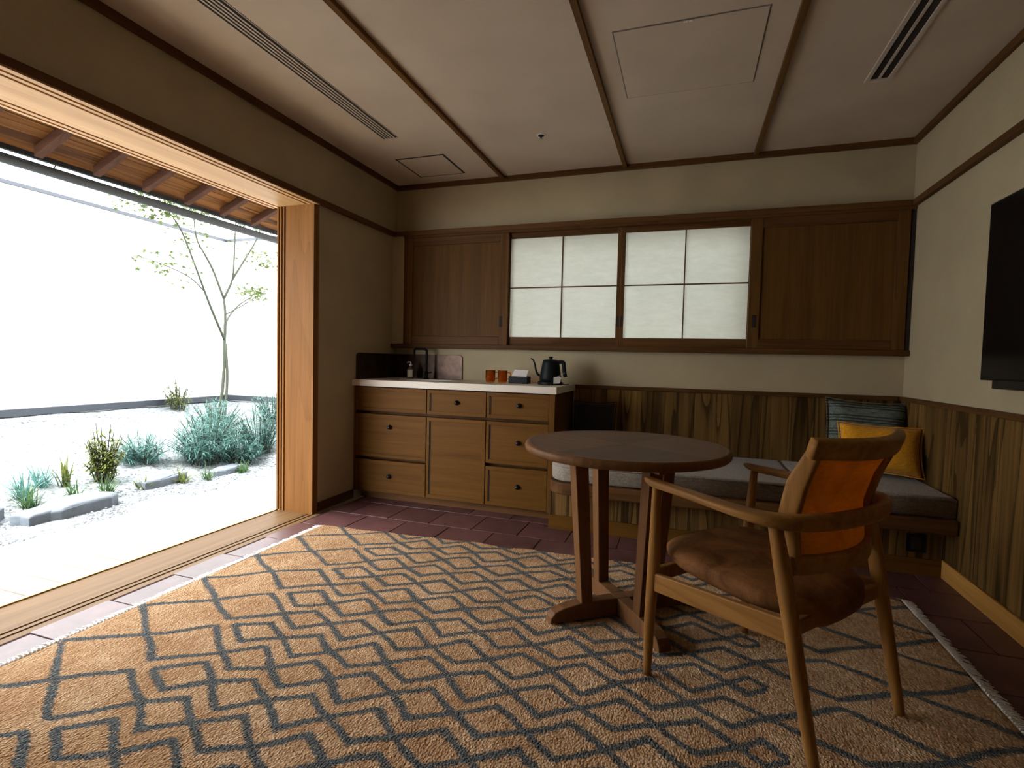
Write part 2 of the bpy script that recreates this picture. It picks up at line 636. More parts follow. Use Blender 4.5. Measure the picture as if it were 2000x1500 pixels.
M_BATTEN = wood('batten_wood', (0.09, 0.04, 0.012), (0.19, 0.092, 0.03), 'y', 0.5)
bt = MB().box(-0.014, 0.014, YB, D - 0.02, -0.022, 0.0).build('batten', M_BATTEN, ceil, bevel=0.002)
bt.location = (0.912, 0, H)
for bx in (1.812, 2.643): copy_obj(bt, ceil, (bx, 0, H))
# roof slab keeps the sky out
MB().box(-0.30, W + 0.3, YB - 0.3, D + 0.5, 2.60, 2.72).build('roof', M_DKWOOD_Y, kind='structure',
        label='roof slab over the room', cat='roof')

# ---- trims
MB().box(0, 0.022, YB, D, 2.363, H).build('trim_1', M_DKWOOD_Y, kind='structure', bevel=0.002,
        label='dark wooden cornice along the garden wall', cat='trim')
MB().box(0.022, W - 0.022, D - 0.022, D, 2.363, H).build('trim_2', M_DKWOOD_X, kind='structure', bevel=0.002,
        label='dark wooden cornice along the back wall', cat='trim')
MB().box(W - 0.022, W, YB, D, 2.363, H).build('trim_3', M_DKWOOD_Y, kind='structure', bevel=0.002,
        label='dark wooden cornice along the television wall', cat='trim')
MB().box(0, 0.028, YB, D, ZR, ZR + 0.036).build('trim_4', M_DKWOOD_Y, kind='structure', bevel=0.002,
        label='dark picture rail over the garden opening', cat='trim')
MB().box(W - 0.028, W, YB, D, ZR, ZR + 0.036).build('trim_6', M_DKWOOD_Y, kind='structure', bevel=0.002,
        label='dark picture rail on the television wall', cat='trim')
MB().box(0, 0.012, YJ + 0.05, 3.20, 0, 0.06).build('baseboard_left', M_DKWOOD_Y, kind='structure', bevel=0.002,
        label='low dark baseboard between opening and counter', cat='baseboard')

# ---- frame of the wide garden opening
GR = 0.022


def grooved(x0, x1, z, depth, grooves, down):
    """profile points of a board face running x0..x1 with rectangular grooves"""
    s = -1 if down else 1
    pts = [(x0, z)]
    for g, w in sorted(grooves):
        pts += [(g - w / 2, z), (g - w / 2, z - s * GR), (g + w / 2, z - s * GR), (g + w / 2, z)]
    pts += [(x1, z), (x1, z - s * depth), (x0, z - s * depth)]
    return pts


frame = thing('door_1', (0, YJ, 0), 'light cypress frame of the wide sliding garden opening', 'door frame', kind='structure')
soff = MB().prism([(x, z) for x, z in grooved(-0.352, 0.024, ZR - 0.005, 0.04,
        [(-0.012, 0.016), (-0.050, 0.016), (-0.285, 0.016), (-0.325, 0.016)], True)], 'y', YN - YJ - 0.05, 0.03)
soff.build('head_beam', M_HINOKI_Y, frame)
sill = MB().prism(grooved(-0.270, 0.052, -0.006, 0.05, [(0.006, 0.013), (-0.028, 0.013)], False), 'y', YN - YJ - 0.05, 0.03)
sill.build('sill', M_SILL, frame)
MB().box(-0.283, -0.270, YN - YJ - 0.05, 0.0, -0.05, 0.0).build('threshold_rail', M_BRASS, frame, bevel=0.002)


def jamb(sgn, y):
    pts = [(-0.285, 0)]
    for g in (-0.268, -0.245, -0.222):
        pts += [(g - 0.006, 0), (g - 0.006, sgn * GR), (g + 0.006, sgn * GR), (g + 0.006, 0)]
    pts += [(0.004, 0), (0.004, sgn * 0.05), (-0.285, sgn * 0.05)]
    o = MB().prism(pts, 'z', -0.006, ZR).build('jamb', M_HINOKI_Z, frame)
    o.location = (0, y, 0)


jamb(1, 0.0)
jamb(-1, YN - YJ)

# ---- exterior: eave
ESL = 0.41
EZ0 = 2.075      # underside of rafter at x = -1.16


def ez(x): return EZ0 + (x + 1.16) * ESL


roof = thing('eave', (-0.30, YJ, 2.4), 'timber eave with exposed rafters and boarded underside', 'eave', kind='structure')


def eavepart(mb): # to local
    mb.v = [(x + 0.30, y - YJ, z - 2.4) for x, y, z in mb.v]
    return mb


YE0, YE1 = -2.0, 8.0
raf = None
for i in range(-12, 15):
    y = 1.944 + 0.30 * i
    if not (YE0 + 0.1 < y < 5.6): continue
    if raf is None:
        m = MB().prism([(-1.16, ez(-1.16)), (-0.28, ez(-0.28)), (-0.28, ez(-0.28) + 0.055), (-1.16, ez(-1.16) + 0.055)], 'y', -0.021, 0.021)
        m.v = [(x + 0.30, yy, z - 2.4) for x, yy, z in m.v]
        raf = m.build('rafter', M_RAFTER, roof, bevel=0.003)
        raf.location = (0, y - YJ, 0)
    else:
        copy_obj(raf, roof, (0, y - YJ, 0))
bw = 0.235
for j in range(4):
    xa = -1.22 + j * bw
    xb = xa + bw - 0.004
    za, zb = ez(xa) + 0.056, ez(xb) + 0.056
    eavepart(MB().prism([(xa, za), (xb, zb), (xb, zb + 0.015), (xa, za + 0.015)], 'y', YE0, YE1)).build('eave_board', M_EAVE, roof)
eavepart(MB().prism([(-1.24, ez(-1.24) + 0.075), (-0.2, ez(-0.2) + 0.075), (-0.2, ez(-0.2) + 0.13), (-1.24, ez(-1.24) + 0.13)], 'y', YE0, YE1)
         ).build('roof_deck', M_GREYMETAL, roof)
eavepart(MB().box(-1.235, -1.21, YE0, YE1, 2.082, 2.15)).build('fascia', M_GREYMETAL, roof, bevel=0.002)
# upper outside wall, closes the gap between door head and rafters
MB().box(-0.30, -0.28, YE0, YE1, ZR + 0.03, 2.62).build('wall_outside', M_WALL, kind='structure', label='outer wall strip over the garden opening', cat='wall')
gut = thing('gutter', (-1.31, YJ, 2.02), 'dark grey metal rain gutter hanging along the eave edge', 'gutter')
pf = [(0.045 * math.cos(t), 0.045 + 0.045 * math.sin(t)) for t in np.linspace(math.pi, 2 * math.pi, 13)]
pf2 = [(0.041 * math.cos(t), 0.045 + 0.041 * math.sin(t)) for t in np.linspace(2 * math.pi, math.pi, 13)]
MB().prism([(x, z + 0.012) for x, z in pf + pf2], 'y', YE0 - YJ, YE1 - YJ).build('trough', M_GREYMETAL, gut, smooth=False)
br = None
for y in (0.35, 1.22, 2.10, 2.98, 3.42, 3.86, 4.3, 5.1):
    if br is None:
        br = MB().tube([(0.0, 0, 0.055), (0.02, 0, 0.075), (0.07, 0, 0.10)], 0.004, 6).build('bracket', M_GREYMETAL, gut)
        br.location = (0, y - YJ, 0)
    else:
        copy_obj(br, gut, (0, y - YJ, 0))

# ---- exterior: deck, ground, walls
deck = MB().box(-1.16, -0.283, YB, 6.0, -0.30, -0.085).build('deck', M_DKWOOD_X, kind='structure',
        label='wooden veranda deck outside the opening', cat='deck')
db = MB().box(0, 0.915, 0.006, 0.134, -0.03, 0.0).build('deck_board', M_DECK, deck, bevel=0.002)
db.location = (-1.20, 1.733, -0.05)
for i in range(-22, 30):
    if i != 0: copy_obj(db, deck, (-1.20, 1.733 + 0.14 * i, -0.05))


def gz(x, y):
    u = max((-1.9 - x) / 2.3, (y - 4.2) / 1.8, 0.0)
    return -0.12 + 0.45 * min(u, 1.0)


xs = np.linspace(-4.5, -1.1, 60)
ys = np.linspace(-3.0, 6.3, 140)
gm = MB()
vv = [(x, y, gz(x, y) + 0.012 * math.sin(7 * x + 3 * y) * math.sin(5 * y - 2 * x)) for x in xs for y in ys]
ff = [(i * 140 + j, (i + 1) * 140 + j, (i + 1) * 140 + j + 1, i * 140 + j + 1) for i in range(59) for j in range(139)]
ground = gm.add(vv, ff).build('ground', M_GRAVEL, kind='structure', smooth=True, label='pale gravel ground rising to the garden wall', cat='ground')
MB().box(-12, 10, -8, 14, -0.5, -0.33).build('terrain', M_SOIL, kind='structure', label='earth around the house', cat='ground')

gw = MB().box(-4.4, -4.2, -4.0, 6.2, -0.3, 2.66).build('garden_wall', M_GWALL, kind='structure', label='tall white rendered garden wall', cat='wall')
tag(MB().box(-4.42, -4.17, -4.0, 6.2, 2.655, 2.69).build('wall_cap', M_GREYMETAL, gw))
MB().box(-4.2, -4.15, -4.0, 6.0, 0.335, 0.41).build('base_flashing', M_GREYMETAL, gw, bevel=0.003)
gw2 = MB().box(-4.2, 3.0, 6.0, 6.2, -0.3, 2.66).build('garden_wall', M_GWALL, kind='structure', label='white rendered wall closing the garden end', cat='wall')
MB().box(-4.2, 3.0, 5.97, 6.22, 2.655, 2.69).build('wall_cap', M_GREYMETAL, gw2)
MB().box(-4.2, 3.0, 5.95, 6.0, 0.345, 0.42).build('base_flashing', M_GREYMETAL, gw2, bevel=0.003)

# pebbles scattered over the path
pm = MB()
ico = [(0, 0, .7), (.9, 0, 0), (.28, .85, 0), (-.72, .53, 0), (-.72, -.53, 0), (.28, -.85, 0)]
icf = [(0, 1, 2), (0, 2, 3), (0, 3, 4), (0, 4, 5), (0, 5, 1)]
for i in range(5200):
    if i % 3:
        x, y = random.uniform(-1.95, -1.2), random.uniform(1.2, 5.0)
    else:
        x, y = random.uniform(-4.1, -1.9), random.uniform(1.5, 5.9)
    r = random.uniform(0.006, 0.014)
    c, s_ = math.cos(i), math.sin(i)
    pm.add([(x + r * (a * c - b * s_), y + r * (a * s_ + b * c), gz(x, y) + 0.004 + r * q) for a, b, q in ico], icf)
pm.build('gravel_pebbles', plain('pebble', (0.12, 0.135, 0.15), 0.85, var=0.6, scale=60), ground, kind='stuff')


# flat stones
def stone(cx, cy, lx, ly, rz, h, seed, label):
    rg = random.Random(seed)
    n = 15
    ring = []
    for i in range(n):
        t = 2 * math.pi * i / n
        q = 1 + rg.uniform(-0.2, 0.14)
        c = math.copysign(abs(math.cos(t)) ** 0.7, math.cos(t)) * lx * q
        s_ = math.copysign(abs(math.sin(t)) ** 0.7, math.sin(t)) * ly * q
        ring.append((c, s_))
    vs = [(x * 1.0, y * 1.0, -0.05) for x, y in ring] + [(x, y, h * 0.8) for x, y in ring] + [(x * .9, y * .9, h + rg.uniform(-.006, .006)) for x, y in ring]
    fs = [tuple(range(2 * n, 3 * n)), tuple(range(n - 1, -1, -1))]
    for a in (0, n):
        fs += [(a + i, a + (i + 1) % n, a + n + (i + 1) % n, a + n + i) for i in range(n)]
    o = MB().add(vs, fs).build('stepping_stone', M_ROCK, bevel=0.018, label=label, cat='stone', group='flat stones edging the planting bed')
    o.location = (cx, cy, gz(cx, cy))
    o.rotation_euler = (0, 0, rz)


stone(-1.80, 2.46, 0.14, 0.33, 0.22, 0.085, 1, 'long flat grey stone edging the gravel path')
stone(-2.02, 1.98, 0.13, 0.20, -0.2, 0.07, 2, 'flat stone at the left end of the planting bed')
stone(-1.98, 3.30, 0.08, 0.22, 0.15, 0.06, 3, 'low flat stone among the small lime plants')
stone(-1.86, 3.86, 0.08, 0.20, 0.05, 0.06, 4, 'low flat stone below the blue green shrubs')


# ---- planting
def blade(mb, base, d, length, width, droop, nseg=3):
    """a tapered curved leaf blade with a folded middle"""
    d = Vector(d).normalized()
    side = d.cross(Vector((0, 0, 1)))
    if side.length < 0.05: side = Vector((1, 0, 0))
    side.normalize()
    vs = []
    p = Vector(base)
    for i in range(nseg + 1):
        t = i / nseg
        w = width * (1 - t) ** 0.7 * (0.55 + 0.9 * min(t * 3, 1) * 0.5)
        vs += [p - side * w, p + side * w]
        d = (d + Vector((0, 0, -droop / nseg))).normalized()
        p = p + d * (length / nseg)
    fs = [(2 * i, 2 * i + 1, 2 * i + 3, 2 * i + 2) for i in range(nseg)]
    mb.add(vs, fs)


def needle_shrub(name, x, y, h, rad, n, mat, label, cat='shrub', group=None, blade_l=0.12, blade_w=0.0042, seed=1, nb=34):
    rg = random.Random(seed)
    z = gz(x, y)
    e = thing(name, (x, y, z), label, cat, group=group)
    st, fo = MB(), MB()
    for i in range(n):
        az = rg.uniform(0, 2 * math.pi)
        lean = math.sqrt(rg.uniform(0.0, 1.0))
        top = Vector((math.cos(az) * rad * lean, math.sin(az) * rad * lean, h * rg.uniform(0.45, 1.0) * (1.05 - 0.5 * lean * lean)))
        root = Vector((top.x * 0.35, top.y * 0.35, -0.03))
        midp = Vector((top.x * 0.6, top.y * 0.6, top.z * 0.55))
        path = smoothpath([root, midp, top], 3)
        st.tube(path, [0.005 * (1 - 0.6 * k / len(path)) for k in range(len(path))], 4)
        for k in range(nb):
            t = rg.uniform(0.3, 1.0)
            p = Vector(path[min(int(t * (len(path) - 1)), len(path) - 1)])
            d = Vector((rg.gauss(0, 1), rg.gauss(0, 1), rg.uniform(-0.3, 0.9)))
            blade(fo, p, d, blade_l * rg.uniform(0.6, 1.2), blade_w * rg.uniform(0.7, 1.3), rg.uniform(0.2, 1.0))
    st.build('stem', M_BARK, e)
    fo.build('foliage', mat, e, kind='stuff')
    return e


def tuft(name, x, y, h, n, mat, label, group, width=0.006, seed=1, spread=0.9):
    rg = random.Random(seed)
    fo = MB()
    for i in range(n):
        az = rg.uniform(0, 2 * math.pi)
        l = rg.uniform(0.1, 1.0) * spread
        blade(fo, (rg.uniform(-.03, .03), rg.uniform(-.03, .03), -0.01), (math.cos(az) * l, math.sin(az) * l, 1), h * rg.uniform(0.6, 1.15), width * rg.uniform(.7, 1.3), rg.uniform(0.3, 1.5), 4)
    o = fo.build(name, mat, label=label, cat='plant', group=group)
    o.location = (x, y, gz(x, y))
    return o


SH = 'blue green needle shrubs in the bed'
needle_shrub('needle_shrub', -2.22, 3.92, 0.50, 0.36, 80, M_LEAF_TEAL, 'largest feathery blue green shrub in front of the maple trunk', group=SH, seed=3)
needle_shrub('needle_shrub', -2.12, 4.50, 0.56, 0.30, 70, M_LEAF_TEAL, 'feathery blue green shrub cut off by the wooden door jamb', group=SH, seed=4)
needle_shrub('needle_shrub', -2.85, 4.60, 0.52, 0.36, 70, M_LEAF_TEAL, 'feathery blue green shrub around the maple foot', group=SH, seed=5)
needle_shrub('needle_shrub', -2.50, 3.48, 0.30, 0.27, 45, M_LEAF_TEAL, 'low feathery blue green shrub at the left of the clump', group=SH, seed=6)
needle_shrub('needle_shrub', -2.72, 5.35, 0.50, 0.34, 55, M_LEAF_TEAL, 'feathery shrub at the foot of the far garden wall', group=SH, seed=9)
needle_shrub('needle_shrub', -2.45, 4.18, 0.56, 0.34, 60, M_LEAF_TEAL, 'tall feathery blue green shrub between the largest one and the maple', group=SH, seed=16)
needle_shrub('needle_shrub', -2.05, 4.16, 0.40, 0.26, 45, M_LEAF_TEAL, 'rounded feathery blue green shrub nearest the gravel path', group=SH, seed=17)
needle_shrub('conical_shrub', -2.24, 2.98, 0.50, 0.16, 40, M_LEAF_LIME, 'upright yellow green shrub standing alone beyond the stone', blade_l=0.065, blade_w=0.010, seed=12)
needle_shrub('wall_shrub', -3.95, 5.02, 0.50, 0.22, 24, M_LEAF_LIME, 'sparse yellow green shrub against the white garden wall', blade_l=0.07, blade_w=0.006, seed=14)
TG = 'small leafy tufts along the bed edge'
tuft('grass_tuft', -1.95, 3.10, 0.13, 46, M_LEAF_LIME, 'small lime tuft nearest the long flat stone', TG, 0.007, 21)
tuft('grass_tuft', -1.90, 3.40, 0.17, 44, M_LEAF_LIME, 'taller lime tuft at the middle of the bed edge', TG, 0.007, 22)
tuft('grass_tuft', -1.82, 3.60, 0.16, 40, M_LEAF_GRASS, 'green tuft just right of the taller lime tuft', TG, 0.006, 23)
tuft('grass_tuft', -1.74, 3.92, 0.14, 40, M_LEAF_GRASS, 'green tuft closest to the wooden door jamb', TG, 0.008, 24)
tuft('leaf_clump', -2.28, 2.72, 0.27, 16, M_LEAF_LIME, 'clump with tall upright bright leaves left of the yellow shrub', TG, 0.014, 25, 0.35)
tuft('grass_tuft', -2.00, 2.84, 0.18, 60, M_LEAF_GRASS, 'arching green tuft below the yellow green shrub', TG, 0.006, 26)
tuft('grass_tuft', -2.02, 2.62, 0.18, 60, M_LEAF_GRASS, 'arching green tuft behind the middle of the long stone', TG, 0.006, 27)
tuft('grass_tuft', -2.05, 2.36, 0.20, 60, M_LEAF_GRASS, 'arching green tuft behind the left end of the long stone', TG, 0.006, 28)
tuft('grass_tuft', -2.20, 2.40, 0.26, 70, M_LEAF_TEAL, 'pale blue green tuft at the left of the bed', TG, 0.006, 29)
tuft('grass_tuft', -2.35, 2.60, 0.26, 70, M_LEAF_TEAL, 'pale blue green tuft behind the upright leaves', TG, 0.006, 30)
tuft('grass_tuft', -2.15, 2.12, 0.20, 60, M_LEAF_GRASS, 'arching green tuft at the far left edge', TG, 0.006, 31)

# maple tree
TX, TY = -3.2, 5.0
tz = gz(TX, TY)
tree = thing('maple_tree', (TX, TY, tz), 'slender young maple with thin bare branches before the white wall', 'tree')


def tp(y, z, dx=0.0): # from a plane through the trunk, measured in the picture plane
    return (dx, y - TY, z - tz)


tr = MB()
tr.tube(smoothpath([tp(4.96, 0.20), tp(5.03, 0.7), tp(5.05, 1.19), tp(5.06, 1.5), tp(5.04, 1.70)], 4), [0.020] * 5 + [0.018] * 6 + [0.015] * 6, 8)
tr.tube(smoothpath([tp(5.00, 0.20, .05), tp(5.06, 0.7, .03), tp(5.055, 1.15, 0.01)], 4), 0.016, 8)
tr.build('trunk', M_BARK, tree, smooth=True)
brs = [
    [tp(5.05, 1.19), tp(4.76, 1.57, .1), tp(4.55, 1.93, .15), tp(4.31, 2.34, .2), tp(4.15, 2.50, .22)],
    [tp(5.04, 1.70), tp(4.92, 2.05, -.05), tp(4.85, 2.22, -.1), tp(4.74, 2.40, -.1), tp(4.70, 2.75, -.1)],
    [tp(5.04, 1.70), tp(5.12, 1.95, .05), tp(5.10, 2.2, .1), tp(5.12, 2.6, .1), tp(5.15, 2.9, .12)],
    [tp(5.12, 1.95, .05), tp(5.25, 2.2, .1), tp(5.42, 2.53, .15), tp(5.5, 2.8, .15)],
    [tp(5.06, 1.26), tp(5.18, 1.45, -.1), tp(5.45, 1.66, -.2), tp(5.78, 1.82, -.3)],
    [tp(4.66, 1.74, .12), tp(4.4, 1.86, .2), tp(4.0, 1.93, .3), tp(3.75, 1.95, .35)],
    [tp(4.93, 2.02, -.05), tp(4.75, 2.2, .02), tp(4.58, 2.3, .05)],
    [tp(5.05, 1.5), tp(5.25, 1.65, .1), tp(5.5, 1.85, .2)],
]
for i, b in enumerate(brs):
    p = smoothpath(b, 4)
    w = 0.015 if i < 5 else 0.008
    MB().tube(p, [w * (1 - 0.6 * k / len(p)) for k in range(len(p))], 6).build('branch', M_BARK, tree, smooth=True)
lf = MB()
rg = random.Random(5)


def mleaf(c, size):
    n = Vector((rg.gauss(0, .5), rg.gauss(0, .5), 1)).normalized()
    a = n.cross(Vector((rg.gauss(0, 1), rg.gauss(0, 1), 0.1))).normalized()
    b = n.cross(a)
    vs = [Vector(c)]
    for k in range(10):
        t = 2 * math.pi * k / 10
        r = size * (1.0 if k % 2 == 0 else 0.42)
        vs.append(Vector(c) + a * (r * math.cos(t)) + b * (r * math.sin(t)) - n * (0.004 if k % 2 == 0 else 0))
    lf.add(vs, [(0, k + 1, (k + 1) % 10 + 1) for k in range(10)])


clusters = [(tp(4.15, 2.50, .22), .16, 70), (tp(3.98, 2.56, .25), .16, 70), (tp(3.78, 2.52, .2), .14, 40), (tp(4.45, 2.62, 0), .22, 90),
            (tp(4.75, 2.72, -.1), .2, 70), (tp(5.15, 2.75, .1), .22, 70), (tp(5.5, 2.70, .1), .2, 60), (tp(5.6, 2.25, .1), .16, 60),
            (tp(5.70, 1.88, -.2), .15, 80), (tp(5.45, 1.80, .1), .12, 40), (tp(4.05, 1.97, .3), .16, 30), (tp(3.8, 1.94, .35), .14, 16),
            (tp(4.55, 2.3, .05), .14, 24), (tp(4.3, 1.84, .2), .12, 16), (tp(5.3, 2.3, .1), .2, 20), (tp(4.9, 2.85, 0), .3, 80)]
for c, r, n in clusters:
    for i in range(int(n * 1.9)):
        mleaf((c[0] + rg.gauss(0, r * .7), c[1] + rg.gauss(0, r * .8), c[2] + rg.gauss(0, r * .38)), rg.uniform(0.020, 0.040))
lf.build('foliage', M_LEAF_MAPLE, tree, kind='stuff')

# ================================================================== BACK WALL UNIT
win = thing('window_1', (0, D, 1.10), 'dark wooden window surround with long sill and head rail', 'window', kind='structure')


def at(parent, mb):
    l = parent.location
    mb.v = [(x - l[0], y - l[1], z - l[2]) for x, y, z in mb.v]
    return mb


at(win, MB().box(0.001, W - 0.002, D - 0.078, D + 0.02, 1.102, 1.136)).build('window_sill', M_DKWOOD_X, win, bevel=0.003)
at(win, MB().box(0.03, W - 0.03, D - 0.075, D + 0.02, ZR, ZR + 0.036)).build('head_rail', M_DKWOOD_X, win, bevel=0.003)
at(win, MB().box(0.105, W - 0.002, D - 0.070, D + 0.02, 1.966, ZR)).build('head_track', M_DKWOOD_X, win, bevel=0.002)
at(win, MB().box(3.495, W - 0.002, D - 0.060, D, 1.136, 1.966)).build('dark_gap_strip', M_GROOVE, win)  # near-black strip filling the gap between panel and right wall
at(win, MB().box(0.105, 0.118, D - 0.060, D, 1.136, 1.966)).build('side_stile', M_DKWOOD_Z, win)


def wood_panel(name, x0, x1, label, pull_x, y=D - 0.066):
    e = thing(name, (x0, y, 1.136), label, 'sliding panel')
    w, h = x1 - x0, 1.966 - 1.136
    s = 0.066
    for a in (0, w - s):
        MB().box(a, a + s, 0, 0.026, 0, h).build('stile', M_DKWOOD_Z, e, bevel=0.003)
    MB().box(s, w - s, 0.001, 0.025, 0, 0.062).build('bottom_rail', M_DKWOOD_X, e, bevel=0.003)
    MB().box(s, w - s, 0.001, 0.025, h - 0.062, h).build('top_rail', M_DKWOOD_X, e, bevel=0.003)
    MB().box(s - 0.004, w - s + 0.004, 0.011, 0.021, 0.058, h - 0.058).build('panel', M_PANEL, e)
    hp = MB()
    px = pull_x - x0
    hp.box(px - 0.0125, px + 0.0125, -0.0012, 0.006, 0.135, 0.215)
    hd = hp.build('finger_pull', M_GROOVE, e, bevel=0.002)
    return e


wood_panel('sliding_panel', 0.118, 0.985, 'dark veneered sliding panel above the sink counter', 0.935)
wood_panel('sliding_panel', 2.632, 3.492, 'dark veneered sliding panel in the corner beside the television wall', 2.668)


def shoji(x0, x1, label, pull_x, y):
    e = thing('shoji_screen', (x0, y, 1.136), label, 'shoji screen', group='shoji screens in the back wall')
    w, h = x1 - x0, 1.966 - 1.136
    s = 0.026
    for a in (0, w - s):
        MB().box(a, a + s, 0, 0.022, 0, h).build('stile', M_DKWOOD_Z, e, bevel=0.002)
    MB().box(s, w - s, 0.001, 0.021, 0, 0.062).build('bottom_rail', M_DKWOOD_X, e, bevel=0.002)
    MB().box(s, w - s, 0.001, 0.021, h - 0.038, h).build('top_rail', M_DKWOOD_X, e, bevel=0.002)
    mz = 0.062 + (h - 0.1) / 2
    MB().box(w / 2 - 0.004, w / 2 + 0.004, 0.004, 0.0155, 0.062, h - 0.038).build('muntin', M_DKWOOD_Z, e)
    MB().box(s, w - s, 0.003, 0.0150, mz - 0.004, mz + 0.004).build('muntin', M_DKWOOD_X, e)
    for i in (0, 1):
        for j in (0, 1):
            xa, xb = (s, w / 2) if i == 0 else (w / 2, w - s)
            za, zb = (0.062, mz) if j == 0 else (mz, h - 0.038)
            MB().box(xa + 0.0005, xb - 0.0005, 0.016, 0.0172, za + 0.0005, zb - 0.0005).build('paper_pane', M_PAPER, e)
    px = pull_x - x0
    MB().box(px - 0.008, px + 0.008, -0.001, 0.006, 0.14, 0.215).build('finger_pull', M_GROOVE, e, bevel=0.002)


shoji(0.965, 1.808, 'white paper shoji screen on the left, above mugs and kettle', 1.795, D - 0.036)
shoji(1.809, 2.655, 'white paper shoji screen on the right, above the bench', 1.822, D - 0.034)

# ---- wainscot: planks on back and right wall
wpk = None


def planks(parent, start, end, pitch, h, axis, base_z, wallpos, inward, mat=M_WAINS):
    n = max(1, round((end - start) / pitch))
    p = (end - start) / n
    first = None
    for i in range(n):
        if first is None:
            m = MB()
            if axis == 'x': m.box(0.0008, p - 0.0008, 0, 0.012, 0, h)
            else: m.box(-0.012, 0, 0.0008, p - 0.0008, 0, h)
            first = m.build('plank', mat, parent, bevel=0.0015)
            o = first
        else:
            o = copy_obj(first, parent)
        l = parent.location
        if axis == 'x': o.location = (start + i * p - l[0], wallpos - 0.012 - l[1], base_z - l[2])
        else: o.location = (wallpos - l[0], start + i * p - l[1], base_z - l[2])


wa1 = thing('wainscot_back', (2.5, D, 0), 'dark cedar plank wainscot behind the bench', 'wainscot', kind='structure')
planks(wa1, 1.505, W - 0.014, 0.118, 0.82, 'x', 0.012, D, -1)
at(wa1, MB().box(1.505, W - 0.03, D - 0.026, D, 0.832, 0.858)).build('cap_rail', M_DKWOOD_X, wa1, bevel=0.003)
wa2 = thing('wainscot_right', (W, 2.5, 0), 'dark cedar plank wainscot below the television', 'wainscot', kind='structure')
planks(wa2, YB, D - 0.012, 0.118, 0.82, 'y', 0.012, W, -1)
at(wa2, MB().box(W - 0.026, W, YB, D - 0.001, 0.832, 0.858)).build('cap_rail', M_DKWOOD_Y, wa2, bevel=0.003)
MB().box(W - 0.026, W - 0.0125, YB, 3.095, 0, 0.088).build('baseboard_right', M_BASEB, kind='structure', bevel=0.003,
        label='lighter wooden baseboard along the television wall', cat='baseboard')

# ================================================================== COUNTER
CY = 3.205
cab = thing('sink_cabinet', (0.74, CY, 0), 'oak sink cabinet with framed drawers and iron knobs', 'cabinet')
at(cab, MB().box(0.021, 1.451, CY + 0.056, D - 0.005, 0.055, 0.815)).build('carcass', M_DKWOOD_X, cab)  # dark cedar stands in for the shade in the gaps between fronts
at(cab, MB().box(0.03, 1.47, CY + 0.06, D - 0.03, 0.0, 0.055)).build('plinth', M_DKWOOD_X, cab)
M_OAK_Z = wood('cabinet_oak_upright', (0.090, 0.037, 0.006), (0.145, 0.062, 0.010), 'z', 0.5, 0.06, 0.04, 2.2)
at(cab, MB().box(1.452, 1.490, CY, D - 0.006, 0.055, 0.815)).build('end_stile', M_OAK_Z, cab, bevel=0.002)
at(cab, MB().box(0.003, 0.020, CY, CY + 0.055, 0.055, 0.815)).build('end_stile', M_OAK_Z, cab, bevel=0.002)
knob0 = None


def front(name, x0, x1, z0, z1, knob=None, slot=True, framed=True):
    global knob0
    w, h = x1 - x0, z1 - z0
    m = MB()
    o = m.box(0, w, 0.006, 0.055, 0, h).build(name, M_OAK, cab, bevel=0.0015)
    o.location = (x0 - 0.74, 0, z0)
    fr = MB()
    t, b = 0.020, 0.024
    if framed:
        fr.box(0, w, 0, 0.006, 0, b).box(0, w, 0, 0.006, h - b, h)
        fr.box(0, t, 0, 0.006, b, h - b).box(w - t, w, 0, 0.006, b, h - b)
        fr.build('face_frame', M_OAK, o, bevel=0.0012)
    if slot:
        MB().box(t, t + 0.010, 0.0045, 0.0063, b, h - b).build('finger_slot', M_GROOVE, o)
    if knob:
        kx, kz = knob
        if knob0 is None:
            k = MB().lathe([(0.004, 0.004), (0.0155, 0.003), (0.017, 0.0), (0.0165, -0.004), (0.010, -0.006), (0.007, -0.012),
                            (0.0105, -0.016), (0.012, -0.021), (0.009, -0.025), (0.003, -0.0265)], n=20, axis='y')
            knob0 = k.build('knob', M_KNOB, o, smooth=True)
            knob0.location = (kx - x0, 0.004, kz - z0)
        else:
            copy_obj(knob0, o, (kx - x0, 0.004, kz - z0))


C0, C1, C2, C3 = 0.022, 0.588, 1.026, 1.450
front('drawer_front', C0, C1 - .003, 0.640, 0.808, None, False)
front('drawer', C1 + .003, C2 - .003, 0.640, 0.808, (0.812, 0.728))
front('drawer', C2 + .003, C3, 0.640, 0.808, (1.252, 0.730))
front('drawer', C0, C1 - .003, 0.312, 0.618, (0.300, 0.530), False)
front('drawer', C0, C1 - .003, 0.062, 0.290, (0.300, 0.180), False)
front('cabinet_door', C1 + .003, C2 - .003, 0.062, 0.618, None, True)
front('drawer', C2 + .003, C3, 0.342, 0.618, (1.252, 0.486))
front('drawer', C2 + .003, C3, 0.062, 0.320, (1.254, 0.200))

wt = thing('worktop', (0.75, 3.47, 0.816), 'pale stone worktop with a squared front edge', 'worktop')
wm = MB().box(0.002, 0.20, 3.18, D - 0.001, 0.8165, 0.861)
wm = MB()
SX0, SX1, SY0, SY1 = 0.14, 0.62, 3.30, 3.60      # sink cut-out
wm.box(0.002, SX0, 3.18, D - 0.001, 0.8165, 0.861).box(SX1, 1.503, 3.18, D - 0.001, 0.8165, 0.861)
wm.box(SX0, SX1, 3.18, SY0, 0.8165, 0.861).box(SX0, SX1, SY1, D - 0.001, 0.8165, 0.861)
at(wt, wm).build('slab', M_STONE_TOP, wt)
bs = MB().box(SX0, SX1, SY0, SY1, 0.8165, 0.822)
at(wt, bs).build('sink_basin', M_GREYMETAL, wt)

